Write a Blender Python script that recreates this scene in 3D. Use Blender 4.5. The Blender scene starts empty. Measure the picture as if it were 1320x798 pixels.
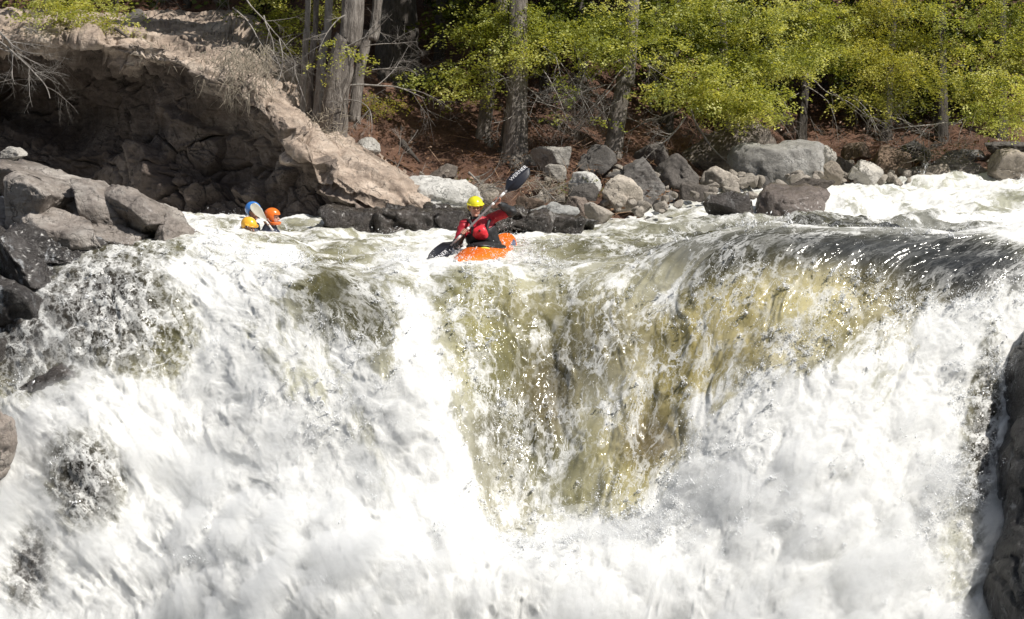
import bpy, math, random
import numpy as np
from mathutils import Vector

SC = bpy.context.scene
COL = SC.collection
RNG = np.random.default_rng(7)
random.seed(7)

# ------------------------------------------------------------------ camera
FPX = 2375.0
CAMZ = 2.6
PITCH = math.atan(316 / FPX)
FWD = np.array([0, math.cos(PITCH), -math.sin(PITCH)])
UP = np.array([0, math.sin(PITCH), math.cos(PITCH)])

def at(px, py, Y):
    """world point on the line of sight of photo pixel (px,py) at distance Y"""
    d = FWD + np.array([1, 0, 0]) * (px - 660) / FPX + UP * (399 - py) / FPX
    return np.array([0, 0, CAMZ]) + d * (Y / d[1])

def proj(P):
    r = P - np.array([0, 0, CAMZ])
    dep = np.maximum(r @ FWD, 0.1)
    return 660 + FPX * r[..., 0] / dep, 399 - FPX * (r @ UP) / dep

cam = bpy.data.cameras.new('camera')
cam.sensor_width = 36
cam.lens = FPX / 1320 * 36
cam.clip_start = 0.1
cam.clip_end = 2000
co = bpy.data.objects.new('camera', cam)
COL.objects.link(co)
co.location = (0, 0, CAMZ)
co.rotation_euler = (math.pi / 2 - PITCH, 0, 0)
SC.camera = co

# ------------------------------------------------------------------ light
SUN = np.array([0.54, -0.30, 0.79])
SUN = SUN / np.linalg.norm(SUN)
w = bpy.data.worlds.new('World')
SC.world = w
w.use_nodes = True
nt = w.node_tree
sky = nt.nodes.new('ShaderNodeTexSky')
sky.sky_type = 'NISHITA'
sky.sun_disc = False
sky.sun_elevation = math.asin(SUN[2])
sky.sun_rotation = math.atan2(SUN[0], SUN[1])
bg = nt.nodes['Background']
bg.inputs[1].default_value = 0.085
hs = nt.nodes.new('ShaderNodeHueSaturation')
hs.inputs['Saturation'].default_value = 0.55
nt.links.new(sky.outputs[0], hs.inputs['Color'])
nt.links.new(hs.outputs[0], bg.inputs[0])
sl = bpy.data.lights.new('sun', 'SUN')
sl.energy = 4.7
sl.angle = math.radians(0.5)
sl.color = (1.0, 0.955, 0.88)
so = bpy.data.objects.new('sun', sl)
COL.objects.link(so)
so.rotation_euler = Vector(SUN).to_track_quat('Z', 'Y').to_euler()
so.location = (10, -5, 30)

SC.view_settings.view_transform = 'Standard'
SC.view_settings.look = 'None'
SC.view_settings.exposure = 0.28
SC.view_settings.gamma = 1.0
SC.view_settings.use_curve_mapping = False
SC.cycles.max_bounces = 12
SC.cycles.diffuse_bounces = 3
SC.cycles.transparent_max_bounces = 12
SC.cycles.volume_bounces = 12
SC.cycles.caustics_reflective = False
SC.cycles.caustics_refractive = False
SC.cycles.use_denoising = True

# ------------------------------------------------------------------ numpy noise
_G = np.array([[1,1,0],[-1,1,0],[1,-1,0],[-1,-1,0],[1,0,1],[-1,0,1],[1,0,-1],[-1,0,-1],
               [0,1,1],[0,-1,1],[0,1,-1],[0,-1,-1],[1,1,0],[-1,1,0],[0,-1,1],[0,-1,-1]], np.float32)

def _hash(x, y, z, seed):
    h = (x * np.uint32(374761393) + y * np.uint32(668265263) + z * np.uint32(2147483647 - 58) + np.uint32(seed * 7919 + 13))
    h = (h ^ (h >> np.uint32(13))) * np.uint32(1274126177)
    h = h ^ (h >> np.uint32(16))
    return h

def _perlin(p, seed):
    i = np.floor(p)
    f = (p - i).astype(np.float32)
    ii = i.astype(np.int64).astype(np.uint32)
    u = f * f * f * (f * (f * 6 - 15) + 10)
    out = 0
    for dx in (0, 1):
        wx = u[:, 0] if dx else 1 - u[:, 0]
        for dy in (0, 1):
            wy = u[:, 1] if dy else 1 - u[:, 1]
            for dz in (0, 1):
                wz = u[:, 2] if dz else 1 - u[:, 2]
                h = _hash(ii[:, 0] + np.uint32(dx), ii[:, 1] + np.uint32(dy), ii[:, 2] + np.uint32(dz), seed) & np.uint32(15)
                g = _G[h]
                out = out + wx * wy * wz * (g[:, 0] * (f[:, 0] - dx) + g[:, 1] * (f[:, 1] - dy) + g[:, 2] * (f[:, 2] - dz))
    return out

def perlin(P, scale=1.0, seed=0):
    s = P.shape[:-1]
    p = (P.reshape(-1, 3) * scale).astype(np.float64) + 1000.37
    out = np.empty(len(p), np.float32)
    for a in range(0, len(p), 400000):
        out[a:a + 400000] = _perlin(p[a:a + 400000], seed)
    return out.reshape(s)

def fbm(P, scale=1.0, octv=4, gain=0.5, lac=2.03, seed=0):
    o, amp = 0, 1.0
    for k in range(octv):
        o = o + amp * perlin(P, scale, seed + k * 17)
        scale *= lac
        amp *= gain
    return o

def ridged(P, scale=1.0, octv=4, gain=0.5, lac=2.03, seed=0):
    o, amp = 0, 1.0
    for k in range(octv):
        o = o + amp * (1 - 2.2 * np.abs(perlin(P, scale, seed + k * 17)))
        scale *= lac
        amp *= gain
    return o

def billow(P, scale=1.0, octv=4, gain=0.5, lac=2.03, seed=0):
    o, amp = 0, 1.0
    for k in range(octv):
        o = o + amp * (2.2 * np.abs(perlin(P, scale, seed + k * 17)) - 0.55)
        scale *= lac
        amp *= gain
    return o

def worley(P, scale=1.0, seed=0):
    """nearest feature distance gap (F2-F1), random value and tilt vector of the nearest cell"""
    sh = P.shape[:-1]
    p = P.reshape(-1, 3) * scale + 500.13
    i = np.floor(p).astype(np.int64)
    f1 = np.full(len(p), 9.0); f2 = np.full(len(p), 9.0); idh = np.zeros(len(p), np.uint32); off = np.zeros((len(p), 3))
    for dx in (-1, 0, 1):
        for dy in (-1, 0, 1):
            for dz in (-1, 0, 1):
                c = (i + np.array([dx, dy, dz])).astype(np.uint32)
                h = _hash(c[:, 0], c[:, 1], c[:, 2], seed)
                fp = np.stack([(h & np.uint32(1023)), ((h >> np.uint32(10)) & np.uint32(1023)), ((h >> np.uint32(20)) & np.uint32(1023))], -1) / 1023.0
                v = p - (i + np.array([dx, dy, dz]) + fp)
                d = np.linalg.norm(v, axis=1)
                near = d < f1
                f2 = np.where(near, f1, np.minimum(f2, d))
                f1 = np.where(near, d, f1); idh = np.where(near, h, idh); off[near] = v[near]
    r = ((idh * np.uint32(2654435761)) >> np.uint32(8) & np.uint32(0xffff)) / 65535.0
    t = np.stack([((idh >> np.uint32(3)) & np.uint32(255)) / 255.0 - 0.5, ((idh >> np.uint32(11)) & np.uint32(255)) / 255.0 - 0.5, ((idh >> np.uint32(19)) & np.uint32(255)) / 255.0 - 0.5], -1)
    return (f2 - f1).reshape(sh), r.reshape(sh), (t * off).sum(1).reshape(sh)

def sstep(a, b, x):
    t = np.clip((x - a) / (b - a), 0, 1)
    return t * t * (3 - 2 * t)

# ------------------------------------------------------------------ mesh helpers
def make_mesh(name, V, F4=None, F3=None, smooth=True, attrs=None):
    me = bpy.data.meshes.new(name)
    V = np.asarray(V, np.float32).reshape(-1, 3)
    idx, tot = [], []
    if F4 is not None and len(F4):
        F4 = np.asarray(F4, np.int32).reshape(-1, 4)
        idx.append(F4.ravel()); tot.append(np.full(len(F4), 4, np.int32))
    if F3 is not None and len(F3):
        F3 = np.asarray(F3, np.int32).reshape(-1, 3)
        idx.append(F3.ravel()); tot.append(np.full(len(F3), 3, np.int32))
    idx = np.concatenate(idx); tot = np.concatenate(tot)
    st = np.zeros(len(tot), np.int32); st[1:] = np.cumsum(tot)[:-1]
    me.vertices.add(len(V)); me.vertices.foreach_set('co', V.ravel())
    me.loops.add(len(idx)); me.loops.foreach_set('vertex_index', idx)
    me.polygons.add(len(tot)); me.polygons.foreach_set('loop_start', st)
    me.polygons.foreach_set('loop_total', tot)
    me.polygons.foreach_set('use_smooth', np.full(len(tot), smooth, bool))
    for k, a in (attrs or {}).items():
        a = np.asarray(a, np.float32)
        if a.ndim == 1:
            me.attributes.new(k, 'FLOAT', 'POINT').data.foreach_set('value', a)
        elif a.shape[1] == 3:
            me.attributes.new(k, 'FLOAT_VECTOR', 'POINT').data.foreach_set('vector', a.ravel())
        else:
            me.attributes.new(k, 'FLOAT_COLOR', 'POINT').data.foreach_set('color', a.ravel())
    me.update(calc_edges=True)
    me.validate()
    return me

def link(name, me, mat, parent=None):
    o = bpy.data.objects.new(name, me)
    COL.objects.link(o)
    if mat is not None and not me.materials:
        me.materials.append(mat)
    if parent is not None:
        o.parent = parent
        if parent.type == 'EMPTY':
            o.matrix_parent_inverse = parent_inv(parent)
        else:
            o.matrix_parent_inverse = parent_inv(parent)
    return o

def parent_inv(p):
    from mathutils import Matrix
    m = Matrix.LocRotScale(p.location, p.rotation_euler, p.scale)
    q = p.parent
    if q is not None:
        m = Matrix.LocRotScale(q.location, q.rotation_euler, q.scale) @ p.matrix_parent_inverse @ m
    return m.inverted()

def tag(o, label=None, cat=None, group=None, kind=None):
    if label: o['label'] = label
    if cat: o['category'] = cat
    if group: o['group'] = group
    if kind: o['kind'] = kind
    return o

def empty(name, loc, label, cat, group=None):
    o = bpy.data.objects.new(name, None)
    COL.objects.link(o)
    o.location = tuple(float(v) for v in loc)
    o.empty_display_size = 0.2
    return tag(o, label, cat, group)

class MB:
    def __init__(s):
        s.V, s.F4, s.F3, s.A, s.n = [], [], [], [], 0
    def add(s, V, F4=None, F3=None, a=0.5):
        V = np.asarray(V, np.float32).reshape(-1, 3)
        s.V.append(V)
        s.A.append(np.broadcast_to(np.asarray(a, np.float32), (len(V),)))
        if F4 is not None and len(F4): s.F4.append(np.asarray(F4, np.int32).reshape(-1, 4) + s.n)
        if F3 is not None and len(F3): s.F3.append(np.asarray(F3, np.int32).reshape(-1, 3) + s.n)
        s.n += len(V)
    def tube(s, pts, rad, seg=6, a=0.5, cap=True, rough=0.0, rs=0):
        P = np.asarray(pts, float); R = np.broadcast_to(np.asarray(rad, float), (len(P),))
        T = np.gradient(P, axis=0); T /= np.linalg.norm(T, axis=1)[:, None] + 1e-9
        up = np.array([0.31, 0.17, 0.93]) if abs(T[0][2]) < 0.8 else np.array([0.9, 0.3, 0.1])
        A = np.cross(T, up); A /= np.linalg.norm(A, axis=1)[:, None] + 1e-9
        B = np.cross(T, A)
        th = np.linspace(0, 2 * np.pi, seg, endpoint=False)
        rr = R[:, None] * np.ones(seg)
        V = P[:, None] + rr[..., None] * (np.cos(th)[None, :, None] * A[:, None] + np.sin(th)[None, :, None] * B[:, None])
        if rough:
            nrm = V - P[:, None]
            lo = np.stack([np.cos(th)[None, :] * 3 + 0 * rr, np.sin(th)[None, :] * 3 + 0 * rr, np.repeat(np.arange(len(P))[:, None] * 0.25, seg, 1)], -1)
            V = V + nrm * (rough * fbm(lo + rs * 3.3, 1.0, 4))[..., None]
        n = len(P)
        i = np.arange(n - 1)[:, None] * seg; j = np.arange(seg); k = (j + 1) % seg
        F = np.stack([i + j, i + k, i + seg + k, i + seg + j], -1).reshape(-1, 4)
        F3 = []
        V = V.reshape(-1, 3)
        if cap:
            c0, c1 = len(V), len(V) + 1
            V = np.vstack([V, P[0], P[-1]])
            for q in range(seg):
                F3.append((c0, (q + 1) % seg, q)); F3.append((c1, (n - 1) * seg + q, (n - 1) * seg + (q + 1) % seg))
        s.add(V, F, F3, a)
    def build(s, name, mat, parent=None, smooth=True):
        me = make_mesh(name, np.vstack(s.V), np.vstack(s.F4) if s.F4 else None, np.vstack(s.F3) if s.F3 else None,
                       smooth, {'tint': np.concatenate(s.A)})
        return link(name, me, mat, parent)

def grid_faces(R, C):
    i = np.arange(R - 1)[:, None] * C + np.arange(C - 1)[None, :]
    return np.stack([i, i + 1, i + C + 1, i + C], -1).reshape(-1, 4)

def grid_normals(P):
    du = np.gradient(P, axis=1); dv = np.gradient(P, axis=0)
    n = np.cross(du, dv)
    return n / (np.linalg.norm(n, axis=-1, keepdims=True) + 1e-9)

def catmull(K, n):
    """resample control rows K (m,...) to n samples"""
    K = np.asarray(K, float); m = len(K)
    t = np.linspace(0, m - 1, n); i = np.clip(t.astype(int), 0, m - 2); f = (t - i).reshape((-1,) + (1,) * (K.ndim - 1))
    p0 = K[np.clip(i - 1, 0, m - 1)]; p1 = K[i]; p2 = K[i + 1]; p3 = K[np.clip(i + 2, 0, m - 1)]
    return 0.5 * (2 * p1 + (p2 - p0) * f + (2 * p0 - 5 * p1 + 4 * p2 - p3) * f ** 2 + (3 * p1 - p0 - 3 * p2 + p3) * f ** 3)

# ---- signed distance shapes meshed with surface nets
def sd_cone(X, a, b, ra, rb):
    a = np.asarray(a, float); b = np.asarray(b, float)
    ba = b - a; h = np.clip(((X - a) @ ba) / (ba @ ba + 1e-12), 0, 1)
    return np.linalg.norm(X - a - h[..., None] * ba, axis=-1) - (ra + (rb - ra) * h)

def sd_ell(X, c, r, M=None):
    q = X - np.asarray(c, float)
    if M is not None: q = q @ M
    r = np.asarray(r, float)
    k0 = np.linalg.norm(q / r, axis=-1); k1 = np.linalg.norm(q / (r * r), axis=-1)
    return k0 * (k0 - 1.0) / (k1 + 1e-9)

def smin(a, b, k):
    h = np.clip(0.5 + 0.5 * (b - a) / k, 0, 1)
    return b + (a - b) * h - k * h * (1 - h)

def rotz(a):
    c, s = math.cos(a), math.sin(a)
    return np.array([[c, -s, 0], [s, c, 0], [0, 0, 1]])

def roty(a):
    c, s = math.cos(a), math.sin(a)
    return np.array([[c, 0, s], [0, 1, 0], [-s, 0, c]])

def rotx(a):
    c, s = math.cos(a), math.sin(a)
    return np.array([[1, 0, 0], [0, c, -s], [0, s, c]])

def surface_net(fn, lo, hi, res):
    lo = np.asarray(lo, float); hi = np.asarray(hi, float)
    n = np.ceil((hi - lo) / res).astype(int) + 1
    ax = [lo[k] + res * np.arange(n[k]) for k in range(3)]
    D = np.empty(n, np.float32)
    step = max(1, int(300000 / (n[1] * n[2])))
    for a in range(0, n[0], step):
        X = np.stack(np.meshgrid(ax[0][a:a + step], ax[1], ax[2], indexing='ij'), -1)
        D[a:a + step] = fn(X)
    S = D < 0
    c = tuple(k - 1 for k in n)
    cnt = np.zeros(c, np.int8)
    for dx in (0, 1):
        for dy in (0, 1):
            for dz in (0, 1):
                cnt += S[dx:dx + c[0], dy:dy + c[1], dz:dz + c[2]]
    mixed = (cnt > 0) & (cnt < 8)
    I = np.argwhere(mixed)
    ids = np.full(c, -1, np.int32); ids[mixed] = np.arange(len(I))
    acc = np.zeros((len(I), 3)); w = np.zeros(len(I))
    corners = [(0,0,0),(1,0,0),(0,1,0),(1,1,0),(0,0,1),(1,0,1),(0,1,1),(1,1,1)]
    vals = [D[I[:,0]+q[0], I[:,1]+q[1], I[:,2]+q[2]] for q in corners]
    for p in range(8):
        for q in range(p + 1, 8):
            df = [abs(corners[p][k] - corners[q][k]) for k in range(3)]
            if sum(df) != 1: continue
            m = (vals[p] < 0) != (vals[q] < 0)
            t = np.where(m, vals[p] / (vals[p] - vals[q] + 1e-12), 0)
            pt = np.array(corners[p]) + t[:, None] * (np.array(corners[q]) - np.array(corners[p]))
            acc += pt * m[:, None]; w += m
    V = lo + (I + acc / w[:, None]) * res
    F = []
    for axn in range(3):
        sl0 = [slice(None)] * 3; sl1 = [slice(None)] * 3
        sl0[axn] = slice(0, -1); sl1[axn] = slice(1, None)
        a, b = S[tuple(sl0)], S[tuple(sl1)]
        E = np.argwhere(a != b)
        o = [k for k in range(3) if k != axn]
        ok = (E[:, o[0]] > 0) & (E[:, o[1]] > 0) & (E[:, o[0]] < n[o[0]] - 1) & (E[:, o[1]] < n[o[1]] - 1)
        E = E[ok]
        qs = []
        for d0, d1 in ((1, 1), (0, 1), (0, 0), (1, 0)):
            e = E.copy(); e[:, o[0]] -= d0; e[:, o[1]] -= d1
            qs.append(ids[e[:, 0], e[:, 1], e[:, 2]])
        q = np.stack(qs, -1)
        flip = a[E[:, 0], E[:, 1], E[:, 2]]
        if axn == 1: flip = ~flip
        q[~flip] = q[~flip][:, ::-1]
        F.append(q)
    F = np.vstack(F)
    F = F[(F >= 0).all(1)]
    return V, F
# ------------------------------------------------------------------ materials
class NT:
    def __init__(s, name):
        s.m = bpy.data.materials.new(name); s.m.use_nodes = True
        s.t = s.m.node_tree; s.t.nodes.clear()
        s.out = s.n('ShaderNodeOutputMaterial')
    def n(s, typ, **kw):
        nd = s.t.nodes.new(typ)
        for k, v in kw.items(): setattr(nd, k, v)
        return nd
    def set(s, nd, **kw):
        for k, v in kw.items(): s.inp(nd, k, v)
    def inp(s, nd, k, v):
        i = nd.inputs[k]
        if hasattr(v, 'is_output'): s.t.links.new(v, i)
        else: i.default_value = v
    def math(s, op, a, b=None, c=None, clamp=False):
        nd = s.n('ShaderNodeMath', operation=op, use_clamp=clamp)
        for k, v in enumerate((a, b, c)):
            if v is not None: s.inp(nd, k, v)
        return nd.outputs[0]
    def vmath(s, op, a, b=None):
        nd = s.n('ShaderNodeVectorMath', operation=op)
        s.inp(nd, 0, a)
        if b is not None: s.inp(nd, 1, b)
        return nd.outputs[0]
    def noise(s, vec, scale, detail=4, rough=0.55, dist=0.0, out=0):
        nd = s.n('ShaderNodeTexNoise')
        s.inp(nd, 'Vector', vec); s.inp(nd, 'Scale', scale); s.inp(nd, 'Detail', detail)
        s.inp(nd, 'Roughness', rough); s.inp(nd, 'Distortion', dist)
        return nd.outputs[out]
    def voro(s, vec, scale, feature='DISTANCE_TO_EDGE', out='Distance', rnd=1.0):
        nd = s.n('ShaderNodeTexVoronoi', feature=feature)
        s.inp(nd, 'Vector', vec); s.inp(nd, 'Scale', scale); s.inp(nd, 'Randomness', rnd)
        return nd.outputs[out]
    def rng(s, v, a, b, c=0.0, d=1.0, smooth=False):
        nd = s.n('ShaderNodeMapRange', interpolation_type='SMOOTHSTEP' if smooth else 'LINEAR')
        for k, x in zip(('Value', 'From Min', 'From Max', 'To Min', 'To Max'), (v, a, b, c, d)): s.inp(nd, k, x)
        return nd.outputs[0]
    def mix(s, f, a, b, typ='RGBA', blend='MIX'):
        nd = s.n('ShaderNodeMix', data_type=typ)
        if typ == 'RGBA':
            nd.blend_type = blend
            s.inp(nd, 0, f); s.inp(nd, 6, a); s.inp(nd, 7, b); return nd.outputs[2]
        s.inp(nd, 0, f); s.inp(nd, 2, a); s.inp(nd, 3, b); return nd.outputs[0]
    def ramp(s, f, stops):
        nd = s.n('ShaderNodeValToRGB'); s.inp(nd, 0, f)
        e = nd.color_ramp.elements
        while len(e) < len(stops): e.new(0.5)
        for k, (p, c) in enumerate(stops): e[k].position = p; e[k].color = (*c, 1)
        return nd.outputs[0]
    def attr(s, name, out='Fac'):
        return s.n('ShaderNodeAttribute', attribute_name=name).outputs[out]
    def bump(s, h, strength=0.5, dist=0.05, normal=None):
        nd = s.n('ShaderNodeBump'); s.inp(nd, 'Height', h); s.inp(nd, 'Strength', strength); s.inp(nd, 'Distance', dist)
        if normal is not None: s.inp(nd, 'Normal', normal)
        return nd.outputs[0]
    def pos(s): return s.n('ShaderNodeNewGeometry').outputs['Position']
    def obj(s): return s.n('ShaderNodeTexCoord').outputs['Object']
    def objrand(s): return s.n('ShaderNodeObjectInfo').outputs['Random']
    def prin(s, **kw):
        nd = s.n('ShaderNodeBsdfPrincipled')
        for k, v in kw.items(): s.inp(nd, k.replace('_', ' '), v)
        return nd.outputs[0]
    def fin(s, sh, vol=None):
        s.t.links.new(sh, s.out.inputs[0])
        return s.m

def c4(r, g, b): return (r, g, b, 1)

def scalev(N, v, sx, sy, sz):
    return N.vmath('MULTIPLY', v, (sx, sy, sz))

def rock_mat(name, stops, scale=1.0, vary=False, trickle=0.0, wet=0.0, lichen=0.0, strata=0.0, tint=(1, 1, 1), patch=0.0):
    N = NT(name); p = N.pos()
    rnd = N.objrand()
    off = N.vmath('ADD', p, N.vmath('MULTIPLY', N.n('ShaderNodeCombineXYZ').outputs[0], (1, 1, 1)))
    big = N.noise(p, 1.1 * scale, 6, 0.62, 0.4)
    med = N.noise(p, 6 * scale, 8, 0.66, 0.2)
    fine = N.noise(p, 38 * scale, 5, 0.7)
    f = N.math('ADD', N.math('MULTIPLY', big, 0.55), N.math('ADD', N.math('MULTIPLY', med, 0.3), N.math('MULTIPLY', fine, 0.15)))
    f = N.rng(f, 0.34, 0.66)
    col = N.ramp(f, stops)
    if strata:
        st = N.noise(scalev(N, p, 0.7, 0.7, 7.0), 1.6 * scale, 5, 0.6, 0.3)
        col = N.mix(N.rng(st, 0.45, 0.62, 0, strata), col, c4(*[0.45 * x for x in stops[0][1]]))
    # per stone variation, dark cracks
    crack = N.rng(N.voro(N.vmath('ADD', p, scalev(N, N.noise(p, 2.2 * scale, 4, 0.6, 0, 1), 0.7, 0.7, 0.7)), 1.6 * scale), 0.0, 0.03, 1, 0)
    crack = N.math('MULTIPLY', crack, N.rng(big, 0.45, 0.6))
    crack2 = N.rng(N.voro(N.vmath('ADD', p, scalev(N, N.noise(p, 5, 4, 0.6, 0, 1), 0.3, 0.3, 0.3)), 4.6 * scale), 0.0, 0.035, 1, 0)
    crack2 = N.math('MULTIPLY', crack2, N.rng(med, 0.48, 0.6))
    crack = N.math('MAXIMUM', crack, N.math('MULTIPLY', crack2, 0.8))
    col = N.mix(N.math('MULTIPLY', crack, 0.75), col, c4(0.02, 0.018, 0.016))
    if lichen:
        li = N.rng(N.noise(p, 9 * scale, 6, 0.7), 0.56, 0.66)
        col = N.mix(N.math('MULTIPLY', li, lichen), col, c4(0.42, 0.41, 0.37))
    if patch:
        da = N.rng(N.noise(p, 3.3 * scale, 6, 0.7, 0.5), 0.56, 0.64)
        col = N.mix(N.math('MULTIPLY', da, patch), col, c4(0.05, 0.045, 0.04))
    if vary:      # sun painted on the brow, shade on the undercut wall, stored on the mesh
        col = N.mix(1.0, col, N.ramp(N.math('ADD', N.attr('painted_light'), N.math('MULTIPLY', N.math('SUBTRACT', med, 0.5), 0.5)), [(0, (0.36, 0.33, 0.32)), (0.5, (0.8, 0.77, 0.75)), (1, (1.55, 1.49, 1.41))]), blend='MULTIPLY')
    if trickle:
        tv = N.noise(scalev(N, N.vmath('ADD', p, scalev(N, N.noise(p, 3, 4, 0.6, 0, 1), 0.25, 0.25, 0)), 1, 1, 0.16), 5.5, 7, 0.7, 0.4)
        tf = N.math('MULTIPLY', N.rng(tv, 0.56, 0.68), N.rng(N.noise(p, 14, 5, 0.7), 0.35, 0.6, 0.15, 0.9))
        col = N.mix(N.math('MULTIPLY', tf, trickle), col, c4(0.72, 0.73, 0.74))
    hsv = N.n('ShaderNodeHueSaturation'); N.inp(hsv, 'Color', col); N.inp(hsv, 'Value', N.rng(rnd, 0, 1, 0.68, 1.2)); N.inp(hsv, 'Saturation', 1.0)
    col = hsv.outputs[0]
    r2 = N.math('FRACT', N.math('MULTIPLY', rnd, 7.31))
    col = N.mix(1.0, col, N.ramp(r2, [(0, (1.08, 0.98, 0.88)), (0.5, (1.0, 1.0, 1.0)), (1, (0.94, 0.98, 1.02))]), blend='MULTIPLY')
    h = N.math('ADD', N.math('MULTIPLY', med, 1.0), N.math('MULTIPLY', fine, 0.35))
    h = N.math('SUBTRACT', h, N.math('MULTIPLY', crack, 0.35))
    nrm = N.bump(h, 0.75, 0.07)
    if wet:
        ro = N.rng(med, 0.35, 0.65, 0.42 - 0.25 * wet, 0.62 - 0.3 * wet)
        return N.fin(N.prin(Base_Color=col, Roughness=ro, Normal=nrm, Coat_Weight=0.25 * wet, Coat_Roughness=0.25))
    return N.fin(N.prin(Base_Color=col, Roughness=0.9, Normal=nrm))

M = {}
M['granite'] = rock_mat('granite', [(0, (0.15, 0.138, 0.122)), (0.45, (0.335, 0.312, 0.28)), (1, (0.54, 0.515, 0.475))], 1.6, lichen=0.35, patch=0.5)
M['pale_rock'] = rock_mat('pale_rock', [(0, (0.30, 0.29, 0.27)), (0.45, (0.47, 0.455, 0.425)), (1, (0.62, 0.605, 0.57))], 1.5, lichen=0.3, patch=0.35)
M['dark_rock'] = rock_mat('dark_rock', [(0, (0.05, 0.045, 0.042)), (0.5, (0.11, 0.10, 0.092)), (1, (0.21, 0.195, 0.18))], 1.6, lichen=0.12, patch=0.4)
M['striped_rock'] = rock_mat('striped_rock', [(0, (0.09, 0.08, 0.075)), (0.5, (0.2, 0.18, 0.165)), (1, (0.44, 0.42, 0.39))], 1.8, lichen=0.4, strata=0.5, patch=0.7)
M['brown_rock'] = rock_mat('brown_rock', [(0, (0.10, 0.075, 0.06)), (0.5, (0.2, 0.155, 0.125)), (1, (0.33, 0.27, 0.22))], 1.5, lichen=0.1, patch=0.3)
M['wet_rock'] = rock_mat('wet_rock', [(0, (0.016, 0.013, 0.012)), (0.5, (0.045, 0.038, 0.034)), (1, (0.11, 0.096, 0.088))], 1.8, wet=0.8, lichen=0.08, trickle=0.8)
M['river_rock'] = rock_mat('river_rock', [(0, (0.08, 0.064, 0.055)), (0.4, (0.25, 0.21, 0.18)), (1, (0.50, 0.45, 0.40))], 1.0, wet=0.3, lichen=0.15, patch=0.5, strata=0.35)
M['wet_brown'] = rock_mat('wet_brown', [(0, (0.05, 0.038, 0.032)), (0.5, (0.13, 0.102, 0.086)), (1, (0.25, 0.21, 0.185))], 1.5, wet=0.5, lichen=0.1, patch=0.3)
M['black_rock'] = rock_mat('black_rock', [(0, (0.007, 0.006, 0.006)), (0.5, (0.02, 0.017, 0.016)), (1, (0.055, 0.049, 0.046))], 1.5, wet=0.7, lichen=0.03, trickle=0.7)
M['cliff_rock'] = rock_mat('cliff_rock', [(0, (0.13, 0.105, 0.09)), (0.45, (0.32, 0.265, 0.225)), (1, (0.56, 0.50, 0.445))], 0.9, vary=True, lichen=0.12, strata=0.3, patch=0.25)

def soil_mat():
    N = NT('needle_litter'); p = N.pos()
    a = N.noise(p, 1.3, 6, 0.65); b = N.noise(p, 9, 8, 0.75, 0.5); f = N.noise(p, 60, 4, 0.75)
    k = N.rng(N.math('ADD', N.math('MULTIPLY', a, 0.4), N.math('ADD', N.math('MULTIPLY', b, 0.4), N.math('MULTIPLY', f, 0.2))), 0.36, 0.64)
    col = N.ramp(k, [(0, (0.02, 0.013, 0.009)), (0.4, (0.10, 0.050, 0.032)), (0.75, (0.20, 0.108, 0.07)), (1, (0.27, 0.18, 0.125))])
    return N.fin(N.prin(Base_Color=col, Roughness=0.95, Normal=N.bump(N.math('ADD', b, N.math('MULTIPLY', f, 0.5)), 0.9, 0.08)))
M['soil'] = soil_mat()

def bark_mat(name, stops):
    N = NT(name); p = N.pos()
    q = scalev(N, p, 1, 1, 0.13)
    a = N.noise(q, 22, 6, 0.7, 0.6); b = N.noise(p, 3, 5, 0.6); f = N.noise(scalev(N, p, 1, 1, 0.3), 70, 4, 0.7)
    k = N.rng(N.math('ADD', N.math('MULTIPLY', a, 0.6), N.math('ADD', N.math('MULTIPLY', b, 0.25), N.math('MULTIPLY', f, 0.15))), 0.36, 0.64)
    col = N.ramp(k, stops)
    return N.fin(N.prin(Base_Color=col, Roughness=0.92, Normal=N.bump(N.math('ADD', a, N.math('MULTIPLY', f, 0.3)), 1.0, 0.05)))
M['bark'] = bark_mat('bark', [(0, (0.05, 0.042, 0.036)), (0.5, (0.19, 0.165, 0.145)), (1, (0.38, 0.345, 0.31))])
M['dark_bark'] = bark_mat('dark_bark', [(0, (0.02, 0.017, 0.015)), (0.5, (0.07, 0.06, 0.052)), (1, (0.15, 0.13, 0.115))])
M['pale_bark'] = bark_mat('pale_bark', [(0, (0.13, 0.115, 0.10)), (0.5, (0.33, 0.30, 0.27)), (1, (0.52, 0.49, 0.45))])
M['dead_wood'] = bark_mat('dead_wood', [(0, (0.16, 0.14, 0.125)), (0.5, (0.34, 0.31, 0.28)), (1, (0.52, 0.49, 0.45))])
M['twig'] = bark_mat('twig', [(0, (0.14, 0.12, 0.105)), (0.5, (0.30, 0.27, 0.24)), (1, (0.46, 0.42, 0.385))])
M['straw'] = bark_mat('straw', [(0, (0.2, 0.165, 0.12)), (0.5, (0.36, 0.31, 0.24)), (1, (0.52, 0.46, 0.37))])

def leaf_mat(name, c0, c1, c2, tr=0.4):
    N = NT(name); t = N.attr('tint')
    col = N.ramp(t, [(0, c0), (0.5, c1), (1, c2)])
    d = N.n('ShaderNodeBsdfPrincipled'); N.set(d, **{'Base Color': col, 'Roughness': 0.45, 'Specular IOR Level': 0.35})
    tl = N.n('ShaderNodeBsdfTranslucent'); N.inp(tl, 0, N.mix(1.0, col, c4(1.35, 1.25, 0.5), blend='MULTIPLY'))
    ms = N.n('ShaderNodeMixShader'); N.inp(ms, 0, tr); N.inp(ms, 1, d.outputs[0]); N.inp(ms, 2, tl.outputs[0])
    return N.fin(ms.outputs[0])
M['cedar'] = leaf_mat('cedar', (0.06, 0.082, 0.018), (0.31, 0.345, 0.075), (0.64, 0.64, 0.24), 0.47)
M['cedar_deep'] = leaf_mat('cedar_deep', (0.03, 0.042, 0.007), (0.085, 0.11, 0.015), (0.17, 0.195, 0.028), 0.35)
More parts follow.
